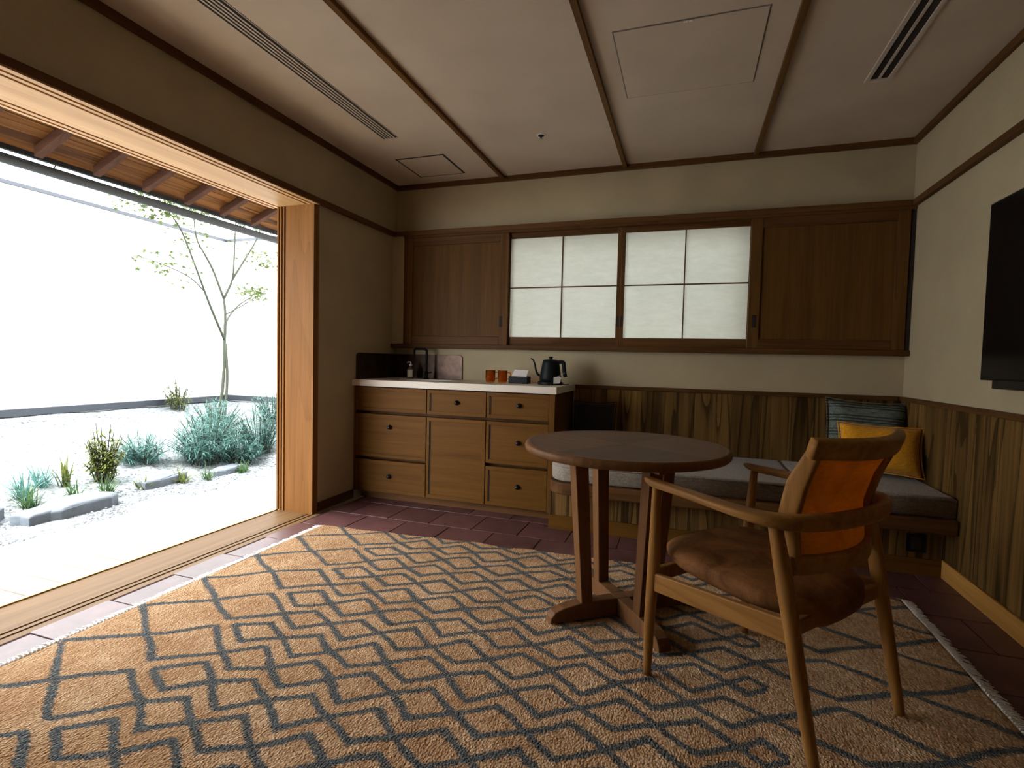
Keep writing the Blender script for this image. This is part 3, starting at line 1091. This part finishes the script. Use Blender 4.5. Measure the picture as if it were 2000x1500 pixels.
# splashback: L of bronze sheet
sp = thing('splashback', (0.3, D - 0.01, 0.862), 'dark bronze splash guard wrapping the sink corner', 'splash guard')


def round_rect(x0, x1, z0, z1, r, left, right):
    pts = [(x0, z0), (x1, z0)]
    if right: pts += [(x1 - r + r * math.cos(t), z1 - r + r * math.sin(t)) for t in np.linspace(0, math.pi / 2, 7)]
    else: pts.append((x1, z1))
    if left: pts += [(x0 + r - r * math.sin(t), z1 - r + r * math.cos(t)) for t in np.linspace(0, math.pi / 2, 7)]
    else: pts.append((x0, z1))
    return pts


at(sp, MB().prism(round_rect(0.006, 0.603, 0.862, 1.052, 0.03, False, True), 'y', D - 0.012, D - 0.006)).build('back_sheet', M_BRONZE, sp, bevel=0.001)
at(sp, MB().prism(round_rect(3.225, D - 0.012, 0.862, 1.052, 0.03, True, False), 'x', 0.004, 0.010)).build('side_sheet', M_BRONZE, sp, bevel=0.001)

fc = thing('faucet', (0.345, 3.655, 0.861), 'black square-arched kitchen tap at the sink', 'tap')
MB().tube(smoothpath([(0, 0, 0), (0, 0, 0.12), (0, 0, 0.215), (-0.005, -0.004, 0.226), (-0.020, -0.008, 0.232), (-0.070, -0.03, 0.232), (-0.083, -0.036, 0.228), (-0.088, -0.038, 0.215), (-0.088, -0.038, 0.170)], 4), 0.009, 10).build('spout', M_BLACK, fc, smooth=True)
MB().lathe([(0.022, 0), (0.022, 0.008), (0.016, 0.012), (0.014, 0.06), (0.010, 0.064)], n=20).build('base', M_BLACK, fc, smooth=True)
MB().tube([(0.012, 0, 0.045), (0.05, -0.01, 0.055)], 0.005, 8).build('lever', M_BLACK, fc)

sb = thing('soap_bottle', (0.215, 3.64, 0.861), 'small soap bottle with pale label by the sink', 'bottle')
MB().lathe([(0.024, 0), (0.026, 0.004), (0.026, 0.078), (0.02, 0.088), (0.010, 0.094), (0.010, 0.10)], n=24).build('body', plain('frosted_bottle', (0.10, 0.08, 0.06), 0.2), sb, smooth=True)
MB().lathe([(0.012, 0.10), (0.012, 0.112), (0.004, 0.114), (0.004, 0.128)], n=16).build('pump', M_WHITE, sb)
MB().tube([(0, 0, 0.128), (-0.012, -0.008, 0.130), (-0.024, -0.016, 0.124)], 0.0045, 8).build('nozzle', M_WHITE, sb)
lab = MB()
ths = np.linspace(math.radians(215), math.radians(330), 9)
for rdx in (0.0264, 0.0272): lab.v += [(rdx * math.cos(t), rdx * math.sin(t), z) for z in (0.012, 0.07) for t in ths]
n9 = 9
for i in range(8):
    lab.f += [(i, i + 1, n9 + i + 1, n9 + i), (18 + i, 27 + i, 27 + i + 1, 18 + i + 1), (i, 18 + i, 19 + i, i + 1), (9 + i, 10 + i, 28 + i, 27 + i)]
lab.f += [(0, 9, 27, 18), (8, 26, 35, 17)]
lab.build('label_band', plain('paper_label', (0.62, 0.55, 0.38), 0.7), sb)


def mug(x, y, label, rz):
    e = thing('amber_mug', (x, y, 0.861), label, 'mug', rz, group='amber glass mugs')
    MB().lathe([(0.001, 0.001), (0.026, 0.0), (0.031, 0.004), (0.035, 0.02), (0.036, 0.088), (0.0335, 0.088), (0.0325, 0.02), (0.027, 0.010), (0.001, 0.009)], n=28).build('cup', M_AMBER, e, smooth=True)
    MB().sweep(smoothpath([(0.034, 0, 0.075), (0.056, 0, 0.073), (0.062, 0, 0.055), (0.058, 0, 0.035), (0.034, 0, 0.026)], 4), [(0.005, 0.0035)] * 17, 8, up=(0, 1, 0)).build('handle', M_AMBER, e, smooth=True)


mug(0.938, 3.50, 'amber glass mug farther from the kettle', 0.2)
mug(1.030, 3.50, 'amber glass mug next to the black card box', 0.0)

cb = thing('card_box', (1.158, 3.50, 0.861), 'black tray box holding a tilted white card', 'box', -0.05)
bxm = MB()
bxm.box(-0.068, 0.068, -0.04, 0.04, 0.0, 0.006).box(-0.068, 0.068, -0.04, -0.035, 0.006, 0.05).box(-0.068, 0.068, 0.035, 0.04, 0.006, 0.05)
bxm.box(-0.068, -0.063, -0.035, 0.035, 0.006, 0.05).box(0.063, 0.068, -0.035, 0.035, 0.006, 0.05)
bxm.build('tray', M_BLACK, cb)
MB().box(-0.062, 0.062, -0.034, 0.034, 0.006, 0.042).build('contents', plain('dark_sachets', (0.03, 0.03, 0.04), 0.4), cb)
cardm = MB().prism([(-0.060, 0), (0.052, 0.0), (0.058, 0.058), (-0.046, 0.06)], 'y', 0, 0.0015)
cardm.v = [(x, -0.012 + y + z * 0.5, 0.045 + z * 0.85) for x, y, z in cardm.v]
card = cardm.build('card', plain('white_card', (0.68, 0.62, 0.58), 0.7), cb)
MB().box(-0.004, 0.004, -0.006, -0.0035, 0.049, 0.056).build('printed_mark', M_BLACK, card)

kt = thing('kettle', (1.375, 3.52, 0.861), 'black gooseneck electric kettle on its base', 'kettle', 0.0)
MB().lathe([(0.085, 0.0), (0.088, 0.004), (0.086, 0.018), (0.078, 0.022)], n=36).build('power_base', M_BLACK, kt, smooth=False, bevel=0.001)
MB().lathe([(0.070, 0.023), (0.075, 0.027), (0.0755, 0.05), (0.068, 0.095), (0.0585, 0.15), (0.0555, 0.165), (0.050, 0.168)], n=36).build('body', M_BLACK, kt, smooth=True)
MB().lathe([(0.050, 0.168), (0.046, 0.172), (0.018, 0.174), (0.010, 0.176), (0.012, 0.184), (0.017, 0.188), (0.015, 0.193), (0.004, 0.194)], n=28).build('lid', M_BLACK, kt, smooth=True)
MB().tube(smoothpath([(-0.060, -0.005, 0.055), (-0.085, -0.012, 0.066), (-0.100, -0.016, 0.095), (-0.108, -0.018, 0.135), (-0.122, -0.020, 0.168), (-0.138, -0.022, 0.178)], 5),
          list(np.linspace(0.0085, 0.0045, 26)), 10).build('gooseneck_spout', M_BLACK, kt, smooth=True)
MB().sweep(smoothpath([(0.048, 0, 0.154), (0.072, 0, 0.157), (0.090, 0, 0.152), (0.093, 0, 0.125), (0.098, 0, 0.09), (0.106, 0, 0.055)], 4), [(0.013, 0.012)] * 21, 12, 4.0, up=(0, 1, 0)).build('handle', M_BLACK, kt, smooth=True)
tagm = MB().prism([(0.045, 0.010), (0.088, 0.014), (0.100, 0.052), (0.088, 0.060), (0.046, 0.055)], 'y', -0.092, -0.0905)
tagm.build('paper_tag', plain('tag_card', (0.42, 0.39, 0.34), 0.8), kt)
MB().tube([(0.07, -0.091, 0.057), (0.09, -0.04, 0.075), (0.109, 0.0, 0.085)], 0.001, 5).build('tag_string', M_WHITE, kt)
MB().tube(smoothpath([(0.08, 0.01, 0.006), (0.105, -0.01, 0.004), (0.118, 0.05, 0.004), (0.10, 0.15, 0.004)], 4), 0.003, 6).build('power_cord', M_BLACK, kt)

# ================================================================== BENCH
BF = 3.085
BZ0, BZ1 = 0.245, 0.315
bench = thing('bench', (2.5, BF, 0), 'built-in wooden bench with planked base along the back wall', 'bench')


def rounded_left(x0, x1, y0, y1, r, n=8):
    """outline with the front left corner rounded (front = y0)"""
    pts = [(x1, y0), (x1, y1), (x0, y1)]
    pts += [(x0 + r - r * math.cos(t), y0 + r - r * math.sin(t)) for t in np.linspace(0, math.pi / 2, n)]
    return pts


at(bench, MB().prism(rounded_left(1.506, W - 0.014, 2.955, D - 0.012, 0.13), 'z', BZ0, BZ1)).build('seat_board', M_DKWOOD_X, bench, bevel=0.008, angle=0.9)
at(bench, MB().box(1.515, W - 0.014, BF + 0.014, D - 0.02, 0.0, BZ0)).build('base_core', M_GROOVE, bench)
planks(bench, 1.505, W - 0.014, 0.118, BZ0 - 0.085, 'x', 0.085, BF + 0.012, -1)
at(bench, MB().box(1.497, W - 0.014, BF - 0.006, BF + 0.012, 0, 0.085)).build('base_rail', M_OAK, bench, bevel=0.002)
at(bench, MB().box(1.497, 1.512, BF - 0.004, BF + 0.014, 0.085, BZ0)).build('corner_strip', M_DKWOOD_Z, bench, bevel=0.002)
ol = thing('socket_plate', (3.385, BF - 0.001, 0.16), 'black socket plate in the bench base near the corner', 'socket')
MB().box(-0.042, 0.042, -0.004, 0.0, -0.046, 0.046).build('plate', M_BLACK, ol, bevel=0.002)
MB().box(-0.022, 0.022, -0.006, -0.004, -0.03, 0.03).build('socket_face', M_DARKMETAL, ol, bevel=0.001)


def soft_box(outline, z0, z1, r=0.02):
    """cushion: outline polygon with rounded top and bottom edges and a slight crown"""
    n = len(outline)
    cx = sum(p[0] for p in outline) / n
    cy = sum(p[1] for p in outline) / n
    m = MB()
    rings = []
    for t in np.linspace(-math.pi / 2, math.pi / 2, 9):
        ins = r * (1 - math.cos(t))
        z = (z0 + r + r * math.sin(t)) if t < 0 else (z1 - r + r * math.sin(t))
        rings.append((ins, z))
    vs = []
    for ins, z in rings:
        for x, y in outline:
            dx, dy = x - cx, y - cy
            vs.append((x - math.copysign(min(ins, abs(dx)), dx), y - math.copysign(min(ins, abs(dy)), dy), z))
    fs = []
    for i in range(len(rings) - 1):
        for k in range(n):
            fs.append((i * n + k, i * n + (k + 1) % n, (i + 1) * n + (k + 1) % n, (i + 1) * n + k))
    fs += [tuple(range(n - 1, -1, -1)), tuple((len(rings) - 1) * n + k for k in range(n))]
    return m.add(vs, fs)


def seat_cushion(x0, x1, rounded, label):
    e = thing('seat_cushion', ((x0 + x1) / 2, 3.36, BZ1), label, 'cushion', group='bench seat cushions')
    if rounded:
        out = rounded_left(x0, x1, 2.985, D - 0.03, 0.11)
    else:
        out = [(x1, 2.985), (x1, D - 0.03), (x0, D - 0.03), (x0, 2.985)]
    at(e, soft_box(out, BZ1 + 0.001, 0.420, 0.018)).build('cover', M_CUSH, e, smooth=True)
    pip = [(x, y, 0.405) for x, y in out]
    at(e, MB().sweep(pip, [(0.0035, 0.0035)] * len(pip), 6, closed=True)).build('piping', M_CUSH, e, smooth=True)


seat_cushion(1.515, 2.853, True, 'long grey linen seat cushion behind the round table')
seat_cushion(2.858, W - 0.018, False, 'shorter grey linen seat cushion in the corner under the pillows')


def pillow(name, w, h, t, mat, label, loc, rot, seed=1, tassel=False):
    n = 14
    rg = random.Random(seed)
    m = MB()
    def pt(u, v, s):
        px, pz = u * w / 2, v * h / 2
        # pinch the sides inwards between the corners
        px *= 1 - 0.07 * (1 - v * v)
        pz *= 1 - 0.08 * (1 - u * u)
        b = max(0.0, (1 - u ** 4) * (1 - v ** 4)) ** 0.55
        return (px, s * t / 2 * b + 0.006 * math.sin(5 * u + seed) * b, pz + h / 2)
    for s in (-1, 1):
        base = len(m.v)
        for i in range(n + 1):
            for j in range(n + 1):
                m.v.append(pt(-1 + 2 * i / n, -1 + 2 * j / n, s))
        for i in range(n):
            for j in range(n):
                a = base + i * (n + 1) + j
                m.f.append((a, a + 1, a + n + 2, a + n + 1) if s < 0 else (a, a + n + 1, a + n + 2, a + 1))
    e = thing(name, loc, label, 'pillow')
    e.rotation_euler = rot
    import bmesh
    me = m.mesh('cover')
    bm = bmesh.new(); bm.from_mesh(me)
    bmesh.ops.remove_doubles(bm, verts=bm.verts, dist=0.0006)
    bmesh.ops.recalc_face_normals(bm, faces=bm.faces)
    bm.to_mesh(me); bm.free()
    link_mesh('cover', me, mat, e, smooth=True, sub=1)
    seam = [(u * w / 2, 0, -h / 2 + h / 2) for u in ()]
    edge = []
    for k in range(40):
        t_ = k / 40 * 4
        side, q = int(t_), t_ - int(t_)
        u, v = [(-1 + 2 * q, -1), (1, -1 + 2 * q), (1 - 2 * q, 1), (-1, 1 - 2 * q)][side]
        edge.append(pt(u, v, 1))
    MB().sweep(edge, [(0.0035, 0.0035)] * 40, 6, up=(0, 1, 0.01), closed=True).build('piping', mat, e, smooth=True)
    return e


pillow('striped_pillow', 0.44, 0.40, 0.13, M_STRIPE, 'striped grey green pillow leaning in the bench corner', (3.290, 3.590, 0.440), (-0.20, 0.05, 0.02), 2)
pillow('orange_pillow', 0.41, 0.28, 0.12, M_ORANGE, 'mustard orange lumbar pillow in front of the striped pillow', (3.292, 3.345, 0.444), (-0.32, 0.03, -0.08), 3)
pillow('dark_pillow', 0.30, 0.32, 0.10, M_DKCUSH, 'charcoal pillow standing beside the counter end', (1.665, 3.62, 0.434), (-0.2, 0.0, 0.0), 5)

# ================================================================== RUG
rug = thing('rug', (1.72, 1.65, 0.0), 'tan flatwoven rug with charcoal diamond lattice and white fringe', 'rug')
NX, NY = 300, 230
X = np.linspace(RUGX0, RUGX1, NX)
FAR = np.array([rug_far(x) for x in X])
T = np.linspace(0, 1, NY)
GX = np.repeat(X[:, None], NY, 1)
GY = RUGY0 + (FAR[:, None] - RUGY0) * T[None, :]
sx_even = [0.20, 0.47, 0.64] + [0.81]
hx_even = [0.175, 0.0, 0.115] + [0.0]
x = 0.81
while x < 2.52:
    sx_even += [x + 0.1075, x + 0.215]; hx_even += [0.073, 0.0]; x += 0.215
sx_even += [2.75, 2.97, 3.25]; hx_even += [0.118, 0.0, 0.15]
sx_odd, hx_odd = [0.70, 0.815, 0.93], [0.0, 0.073, 0.0]
x = 0.93
while x < 2.42:
    sx_odd += [x + 0.1075, x + 0.215]; hx_odd += [0.073, 0.0]; x += 0.215
sx_odd += [2.495, 2.555]; hx_odd += [0.045, 0.0]
wob = 0.006 * np.sin(GX * 9.1 + GY * 3) + 0.005 * np.sin(GX * 21.0 - GY * 6.0) + 0.004 * np.sin(GY * 31 + GX * 5)
wobx = 0.006 * np.sin(GY * 11.0 + 1.3) + 0.004 * np.sin(GY * 27.0)
YY = GY + wob
XX = GX + wobx
he = np.interp(XX, sx_even, hx_even)
ho = np.interp(XX, sx_odd, hx_odd)
dist = np.full(GX.shape, 9.0)
for kk in range(-8, 12):
    yc = 1.335 + 0.145 * kk
    dy = np.abs(YY - yc)
    if kk % 2 == 0:
        d = np.abs(dy - he)
    else:
        d = np.abs(dy - ho)
        d = np.where((XX < 0.69) | (XX > 2.558), 9.0, d)
    dist = np.minimum(dist, d * 0.83)
GZ = 0.0095 + 0.0012 * np.sin(GX * 13 + GY * 7) + 0.001 * np.sin(GY * 23 - GX * 9)
GZ += 0.002 * np.exp(-((FAR[:, None] - GY) / 0.05) ** 2) * (0.5 + 0.5 * np.sin(GX * 17.0))
GYW = GY + 0.006 * np.sin(GX * 22.0) * T[None, :] ** 8
top = np.stack([GX - 1.72, GYW - 1.65, GZ], -1).reshape(-1, 3)
bot = top.copy(); bot[:, 2] = 0.0015
N = NX * NY
idx = np.arange(N).reshape(NX, NY)
q = np.stack([idx[:-1, :-1], idx[1:, :-1], idx[1:, 1:], idx[:-1, 1:]], -1).reshape(-1, 4)
border = list(idx[:, 0]) + list(idx[-1, 1:]) + list(idx[-2::-1, -1]) + list(idx[0, -2:0:-1])
nb = len(border)
vs = np.concatenate([top, bot[border]])
sq = [(border[i], N + i, N + (i + 1) % nb, border[(i + 1) % nb]) for i in range(nb)]
me = bpy.data.meshes.new('rug_body')
me.from_pydata(vs.tolist(), [], q.tolist() + sq + [tuple(range(N + nb - 1, N - 1, -1))])
at_ = me.attributes.new('linedist', 'FLOAT', 'POINT')
at_.data.foreach_set('value', np.concatenate([dist.reshape(-1), np.full(nb, 0.5)]).astype(np.float32))
me.update()
link_mesh('rug_body', me, M_RUG, rug, smooth=True)
rg = random.Random(8)
for side in (-1, 1):
    fr = MB()
    xe = RUGX0 if side < 0 else RUGX1
    yf = rug_far(xe)
    y = RUGY0 + 0.01
    while y < yf - 0.005:
        # knot beside the edge, then loose strands
        kx = xe + side * 0.006
        fr.lathe([(0.001, 0.002), (0.0055, 0.005), (0.005, 0.010), (0.001, 0.013)], c=(kx - 1.72, y - 1.65, 0), n=6)
        for s_ in range(4):
            L = rg.uniform(0.026, 0.052)
            dy = rg.uniform(-0.014, 0.014)
            p0 = Vector((kx, y, 0.008))
            p1 = Vector((xe + side * L * 0.55, y + dy * 0.4, 0.006 + rg.uniform(0, 0.004)))
            p2 = Vector((xe + side * L, y + dy, 0.003))
            fr.tube([(p.x - 1.72, p.y - 1.65, p.z) for p in (p0, p1, p2)], [0.0022, 0.002, 0.0016], 4)
        y += 0.0125
    fr.build('fringe', M_FRINGE, rug, kind='stuff')

# ================================================================== TABLE
TC = (2.046, 2.12)
tbl = thing('round_table', (TC[0], TC[1], 0.0138), 'round walnut table on four posts and a cross base', 'table', math.radians(37))
TH = 0.698 - 0.012
R = 0.40
MB().lathe([(R - 0.030, TH - 0.036), (R - 0.010, TH - 0.034), (R - 0.002, TH - 0.026), (R, TH - 0.016), (R - 0.003, TH - 0.006), (R - 0.010, TH - 0.0005), (R - 0.020, TH), (R - 0.024, TH - 0.003)], n=96).build('rim', M_TABLE, tbl, smooth=True, angle=0.5)
for k in range(4):
    n = 24
    pts = [(0.0006, 0.0006)] + [((R - 0.0245) * math.cos(t), (R - 0.0245) * math.sin(t)) for t in np.linspace(0.0012, math.pi / 2 - 0.0012, n)]
    o = MB().prism(pts, 'z', TH - 0.012, TH - 0.0012).build('veneer_quarter', M_TABTOP if k % 2 else M_TABTOP2, tbl)
    o.rotation_euler = (0, 0, k * math.pi / 2 + 0.35)
lb = None
for k in range(4):
    # foot arm with a rounded toe
    e = 0.315
    pts = [(0.0, 0.0), (0.0, 0.068), (0.13, 0.068), (0.20, 0.064), (0.26, 0.054), (0.295, 0.040), (0.310, 0.022), (e, 0.0)]
    pts = [(0.026, 0.0), (0.026, 0.068)] + pts[2:]
    ft = MB().prism(pts, 'y', -0.026, 0.026).build('foot', M_TABLE, tbl, bevel=0.004)
    ft.rotation_euler = (0, 0, k * math.pi / 2)
    lg = MB()
    r0_, r1_ = 0.158, 0.200
    a0, a1 = 0.024, 0.028
    vs = []
    for r_, z_, a_ in ((r0_, 0.060, a0), (r1_, TH - 0.070, a1)):
        vs += [(r_ - a_, -a_, z_), (r_ + a_, -a_, z_), (r_ + a_, a_, z_), (r_ - a_, a_, z_)]
    lg.add(vs, [(0, 3, 2, 1), (4, 5, 6, 7), (0, 1, 5, 4), (1, 2, 6, 5), (2, 3, 7, 6), (3, 0, 4, 7)])
    o = lg.build('leg', M_TABLE, tbl, bevel=0.003)
    o.rotation_euler = (0, 0, k * math.pi / 2)
MB().box(-0.0265, 0.0265, -0.0265, 0.0265, 0.0, 0.068).build('base_hub', M_TABLE, tbl, bevel=0.003)
br_ = MB().box(-0.27, 0.27, -0.02, 0.02, TH - 0.072, TH - 0.036)
br_.build('cross_bearer', M_TABLE, tbl, bevel=0.003)
o = MB().box(-0.27, 0.27, -0.02, 0.02, TH - 0.071, TH - 0.037).build('cross_bearer', M_TABLE, tbl, bevel=0.003)
o.rotation_euler = (0, 0, math.pi / 2)

# ================================================================== CHAIR
ch = thing('armchair', (2.548, 1.76, 0.0138), 'oak armchair with brown leather seat and tan curved back', 'chair', math.radians(51))
DZ = -0.012


def leg(path, rad):
    p = smoothpath([(a, b, c + DZ) for a, b, c in path], 5)
    t = np.linspace(0, 1, len(p))
    rr_ = np.interp(t, np.linspace(0, 1, len(rad)), rad)
    return MB().tube(p, list(rr_), 14).build('leg', M_CHAIR, ch, smooth=True)


for s_ in (-1, 1):
    leg([(s_ * .262, .256, 0.012), (s_ * .258, .257, .20), (s_ * .252, .253, .40), (s_ * .262, .246, .628)], [.0125, .0175, .020, .0125])
    leg([(s_ * .232, -.262, 0.012), (s_ * .238, -.215, .24), (s_ * .243, -.172, .46), (s_ * .248, -.138, .620)], [.0135, .019, .022, .017])
# arm rail: one bent piece from tip to tip
half = [(-.266, .290, .648, .004, .004), (-.266, .272, .645, .014, .010), (-.268, .235, .640, .019, .012), (-.272, .12, .637, .021, .012), (-.276, .01, .632, .026, .012), (-.274, -.09, .628, .030, .014),
        (-.258, -.150, .627, .027, .018), (-.215, -.196, .627, .019, .021), (-.12, -.236, .630, .015, .022), (0, -.250, .632, .014, .022)]
fullp = half + [(-a, b, c, w_, h_) for a, b, c, w_, h_ in half[-2::-1]]
sp_ = smoothpath([(a, b, c + DZ, w_, h_) for a, b, c, w_, h_ in fullp], 5)
MB().sweep([p[:3] for p in sp_], [(max(p[3], .003), max(p[4], .003)) for p in sp_], 16, 4.0).build('arm_rail', M_CHAIR_X, ch, smooth=True)


def back_b(a, z):
    """depth of the curved backrest at height z and sideways a"""
    base = np.interp(z, [0.46, 0.53, 0.63, 0.72, 0.83], [-0.150, -0.146, -0.136, -0.160, -0.215])
    return float(base - 0.055 * (1 - (a / 0.21) ** 2))


for s_ in (-1, 1):
    p = [(s_ * (.196 + 0.02 * max(0, (z - .63) / .2)), back_b(.2, z) - 0.004, z + DZ) for z in np.linspace(0.495, 0.815, 14)]
    MB().sweep(p, [(.0125, .026 - .009 * max(0, (k - 9) / 4)) for k in range(14)], 16, 5.0, up=(0, 1, 0)).build('back_stile', M_CHAIR, ch, smooth=True)
aa = np.linspace(-.232, .232, 21)
p = [(a, back_b(a * .9, .82) - 0.003, .814 + 0.006 * (abs(a) / .23) ** 2 + DZ) for a in aa]
MB().sweep(p, [(.014 + 0.004 * math.cos(a * 6), .027) for a in aa], 16, 5.0, up=(0, -0.35, 1)).build('top_rail', M_CHAIR_X, ch, smooth=True)
aa = np.linspace(-.212, .212, 19)
p = [(a, back_b(a, .50) - 0.012, .505 + DZ) for a in aa]
MB().sweep(p, [(.012, .025)] * 19, 16, 5.0).build('lower_rail', M_CHAIR_X, ch, smooth=True)
bp = MB()
na, nz = 17, 15
for off in (0.006, -0.006):
    for i in range(na):
        for j in range(nz):
            a = -.188 + .376 * i / (na - 1)
            z = .512 + .296 * j / (nz - 1)
            bp.v.append((a * (1 + 0.08 * max(0, (z - .63) / .2)), back_b(a, z) + off, z + DZ))
for k in (0, 1):
    for i in range(na - 1):
        for j in range(nz - 1):
            q0 = k * na * nz + i * nz + j
            bp.f.append((q0, q0 + 1, q0 + nz + 1, q0 + nz))
ed = [i * nz for i in range(na)] + [(na - 1) * nz + j for j in range(1, nz)] + [i * nz + nz - 1 for i in range(na - 2, -1, -1)] + [j for j in range(nz - 2, 0, -1)]
for i in range(len(ed)):
    a_, b_ = ed[i], ed[(i + 1) % len(ed)]
    bp.f.append((a_, b_, na * nz + b_, na * nz + a_))
bp.build('back_panel', M_BACK, ch, smooth=True)
# seat: domed leather cushion, sagging at the back
sm = MB()
ns = 18
outl = []
for k in range(48):
    t = 2 * math.pi * k / 48
    c, s_ = math.cos(t), math.sin(t)
    px = math.copysign(abs(c) ** (2 / 3.6), c)
    py = math.copysign(abs(s_) ** (2 / 3.0), s_)
    hw = 0.245 - 0.022 * (1 - py) / 2
    outl.append((px * hw, 0.035 + py * (0.265 if py > 0 else 0.245)))
rings = [(0.82, -0.040), (0.93, -0.036), (0.985, -0.022), (1.0, -0.004), (0.985, 0.014), (0.93, 0.026), (0.80, 0.034), (0.55, 0.040), (0.28, 0.043), (0.02, 0.044)]
vs = []
for f_, dz_ in rings:
    for x_, y_ in outl:
        yy = 0.02 + (y_ - 0.02) * f_
        xx = x_ * f_
        zz = 0.402 + 0.07 * (yy - 0.05) + dz_ - 0.018 * (1 - (xx / .25) ** 2) * (0.6 if dz_ > 0 else -0.6 if yy > -0.15 else 1.6)
        vs.append((xx, yy, zz + DZ))
fs = []
for i in range(len(rings) - 1):
    for k in range(48):
        fs.append((i * 48 + k, i * 48 + (k + 1) % 48, (i + 1) * 48 + (k + 1) % 48, (i + 1) * 48 + k))
fs += [tuple(range(47, -1, -1)), tuple((len(rings) - 1) * 48 + k for k in range(48))]
sm.add(vs, fs).build('seat', M_SEAT, ch, smooth=True)
for s_ in (-1, 1):
    m = MB()
    y0, y1 = .252, -.192
    vs = []
    for y_, z0_, z1_, x_ in ((y0, .290, .348, .253), (y1, .320, .382, .243)):
        vs += [(s_ * (x_ - .010), y_, z0_ + DZ), (s_ * (x_ + .010), y_, z0_ + DZ), (s_ * (x_ + .010), y_, z1_ + DZ), (s_ * (x_ - .010), y_, z1_ + DZ)]
    m.add(vs, [(0, 1, 2, 3), (4, 7, 6, 5), (0, 4, 5, 1), (1, 5, 6, 2), (2, 6, 7, 3), (3, 7, 4, 0)]).build('side_rail', M_CHAIR_X, ch, bevel=0.004)
MB().box(-.243, .243, .240, .262, .318 + DZ, .362 + DZ).build('front_rail', M_CHAIR, ch, bevel=0.004)
MB().box(-.236, .236, -.192, -.172, .330 + DZ, .372 + DZ).build('rear_rail', M_CHAIR, ch, bevel=0.004)

# ================================================================== TELEVISION, CEILING FITTINGS
tv = thing('television', (W, 2.13, 1.0), 'black flat television mounted on the right wall', 'television')
MB().box(-0.052, -0.020, -0.66, 0.645, -0.015, 0.73).build('body', M_BLACK, tv, bevel=0.003)
MB().box(-0.0535, -0.052, -0.652, 0.637, -0.007, 0.722).build('screen', M_SCREEN, tv)
MB().box(-0.020, 0.0, -0.25, 0.25, 0.15, 0.55).build('wall_mount', M_DARKMETAL, tv)
MB().box(-0.050, -0.004, -0.40, 0.555, -0.048, -0.015).build('lower_bar', M_DARKMETAL, tv, bevel=0.002)


def lin_vent(name, x0, x1, y0, y1, slots, label, framed):
    e = thing(name, ((x0 + x1) / 2, y1, H), label, 'ceiling vent')
    l = e.location
    m = MB()
    if framed:
        m.box(x0 - 0.0, x0 + 0.018, y0, y1 + 0.02, H - 0.006, H).box(x1 - 0.018, x1, y0, y1 + 0.02, H - 0.006, H).box(x0 + 0.018, x1 - 0.018, y1 + 0.004, y1 + 0.02, H - 0.006, H)
    else:
        m.box(x0 - 0.004, x0, y0, y1, H - 0.003, H).box(x1, x1 + 0.004, y0, y1, H - 0.003, H).box(x0 - 0.004, x1 + 0.004, y1, y1 + 0.004, H - 0.003, H)
    at(e, m).build('frame', M_VENTGREY, e)
    xi0, xi1 = (x0 + 0.018, x1 - 0.018) if framed else (x0, x1)
    at(e, MB().box(xi0, xi1, y0, y1, H - 0.0012, H)).build('dark_slot', M_GROOVE, e)
    n = slots
    p = (xi1 - xi0) / n
    for i in range(1, n):
        xx = xi0 + p * i
        wv = 0.0045 if not framed else 0.006
        at(e, MB().box(xx - wv, xx + wv, y0, y1, H - 0.0045, H - 0.0012)).build('louver', M_VENTGREY, e)


lin_vent('slot_vent', 0.403, 0.500, 0.2, 2.925, 5, 'long slotted air vent in the ceiling beside the garden opening', False)
lin_vent('air_outlet', 3.028, 3.138, 1.6, 2.955, 2, 'framed air outlet in the ceiling near the television wall', True)


def hatch(x0, x1, y0, y1, label, line, latch, mat_line):
    e = thing('access_hatch', ((x0 + x1) / 2, (y0 + y1) / 2, H), label, 'ceiling hatch')
    hx, hy = (x1 - x0) / 2, (y1 - y0) / 2
    m = MB()
    m.box(-hx, hx, -hy, -hy + line, -0.0012, 0).box(-hx, hx, hy - line, hy, -0.0012, 0)
    m.box(-hx, -hx + line, -hy + line, hy - line, -0.0012, 0).box(hx - line, hx, -hy + line, hy - line, -0.0012, 0)
    m.build('shadow_gap', mat_line, e)
    MB().box(-hx + line, hx - line, -hy + line, hy - line, -0.0035, 0).build('panel', M_CEIL, e, bevel=0.001)
    if latch:
        MB().box(-0.018, -0.002, -hy + 0.004, -hy + 0.014, -0.006, -0.0035).build('latch', M_WHITE, e)
        MB().box(0.002, 0.014, -hy + 0.004, -hy + 0.014, -0.006, -0.0035).build('latch', M_WHITE, e)


M_HLINE = plain('hatch_edge', (0.16, 0.13, 0.11), 0.6)
hatch(0.290, 0.662, 3.245, 3.612, 'small square ceiling hatch with dark edges near the corner', 0.014, False, M_GROOVE)
hatch(1.922, 2.528, 2.250, 2.824, 'large square ceiling hatch with a pale latch', 0.006, True, M_HLINE)
dl = thing('sprinkler', (1.374, 3.136, H), 'small recessed round sprinkler in the ceiling', 'sprinkler')
MB().lathe([(0.030, 0.0), (0.030, -0.003), (0.024, -0.004), (0.020, -0.002)], n=28).build('escutcheon', M_WHITE, dl)
MB().lathe([(0.019, -0.0045), (0.012, -0.005), (0.004, -0.008)], n=20).build('dark_centre', M_GROOVE, dl)
MB().lathe([(0.004, -0.004), (0.005, -0.016), (0.010, -0.018), (0.002, -0.019)], n=12).build('nozzle', M_KNOB, dl)
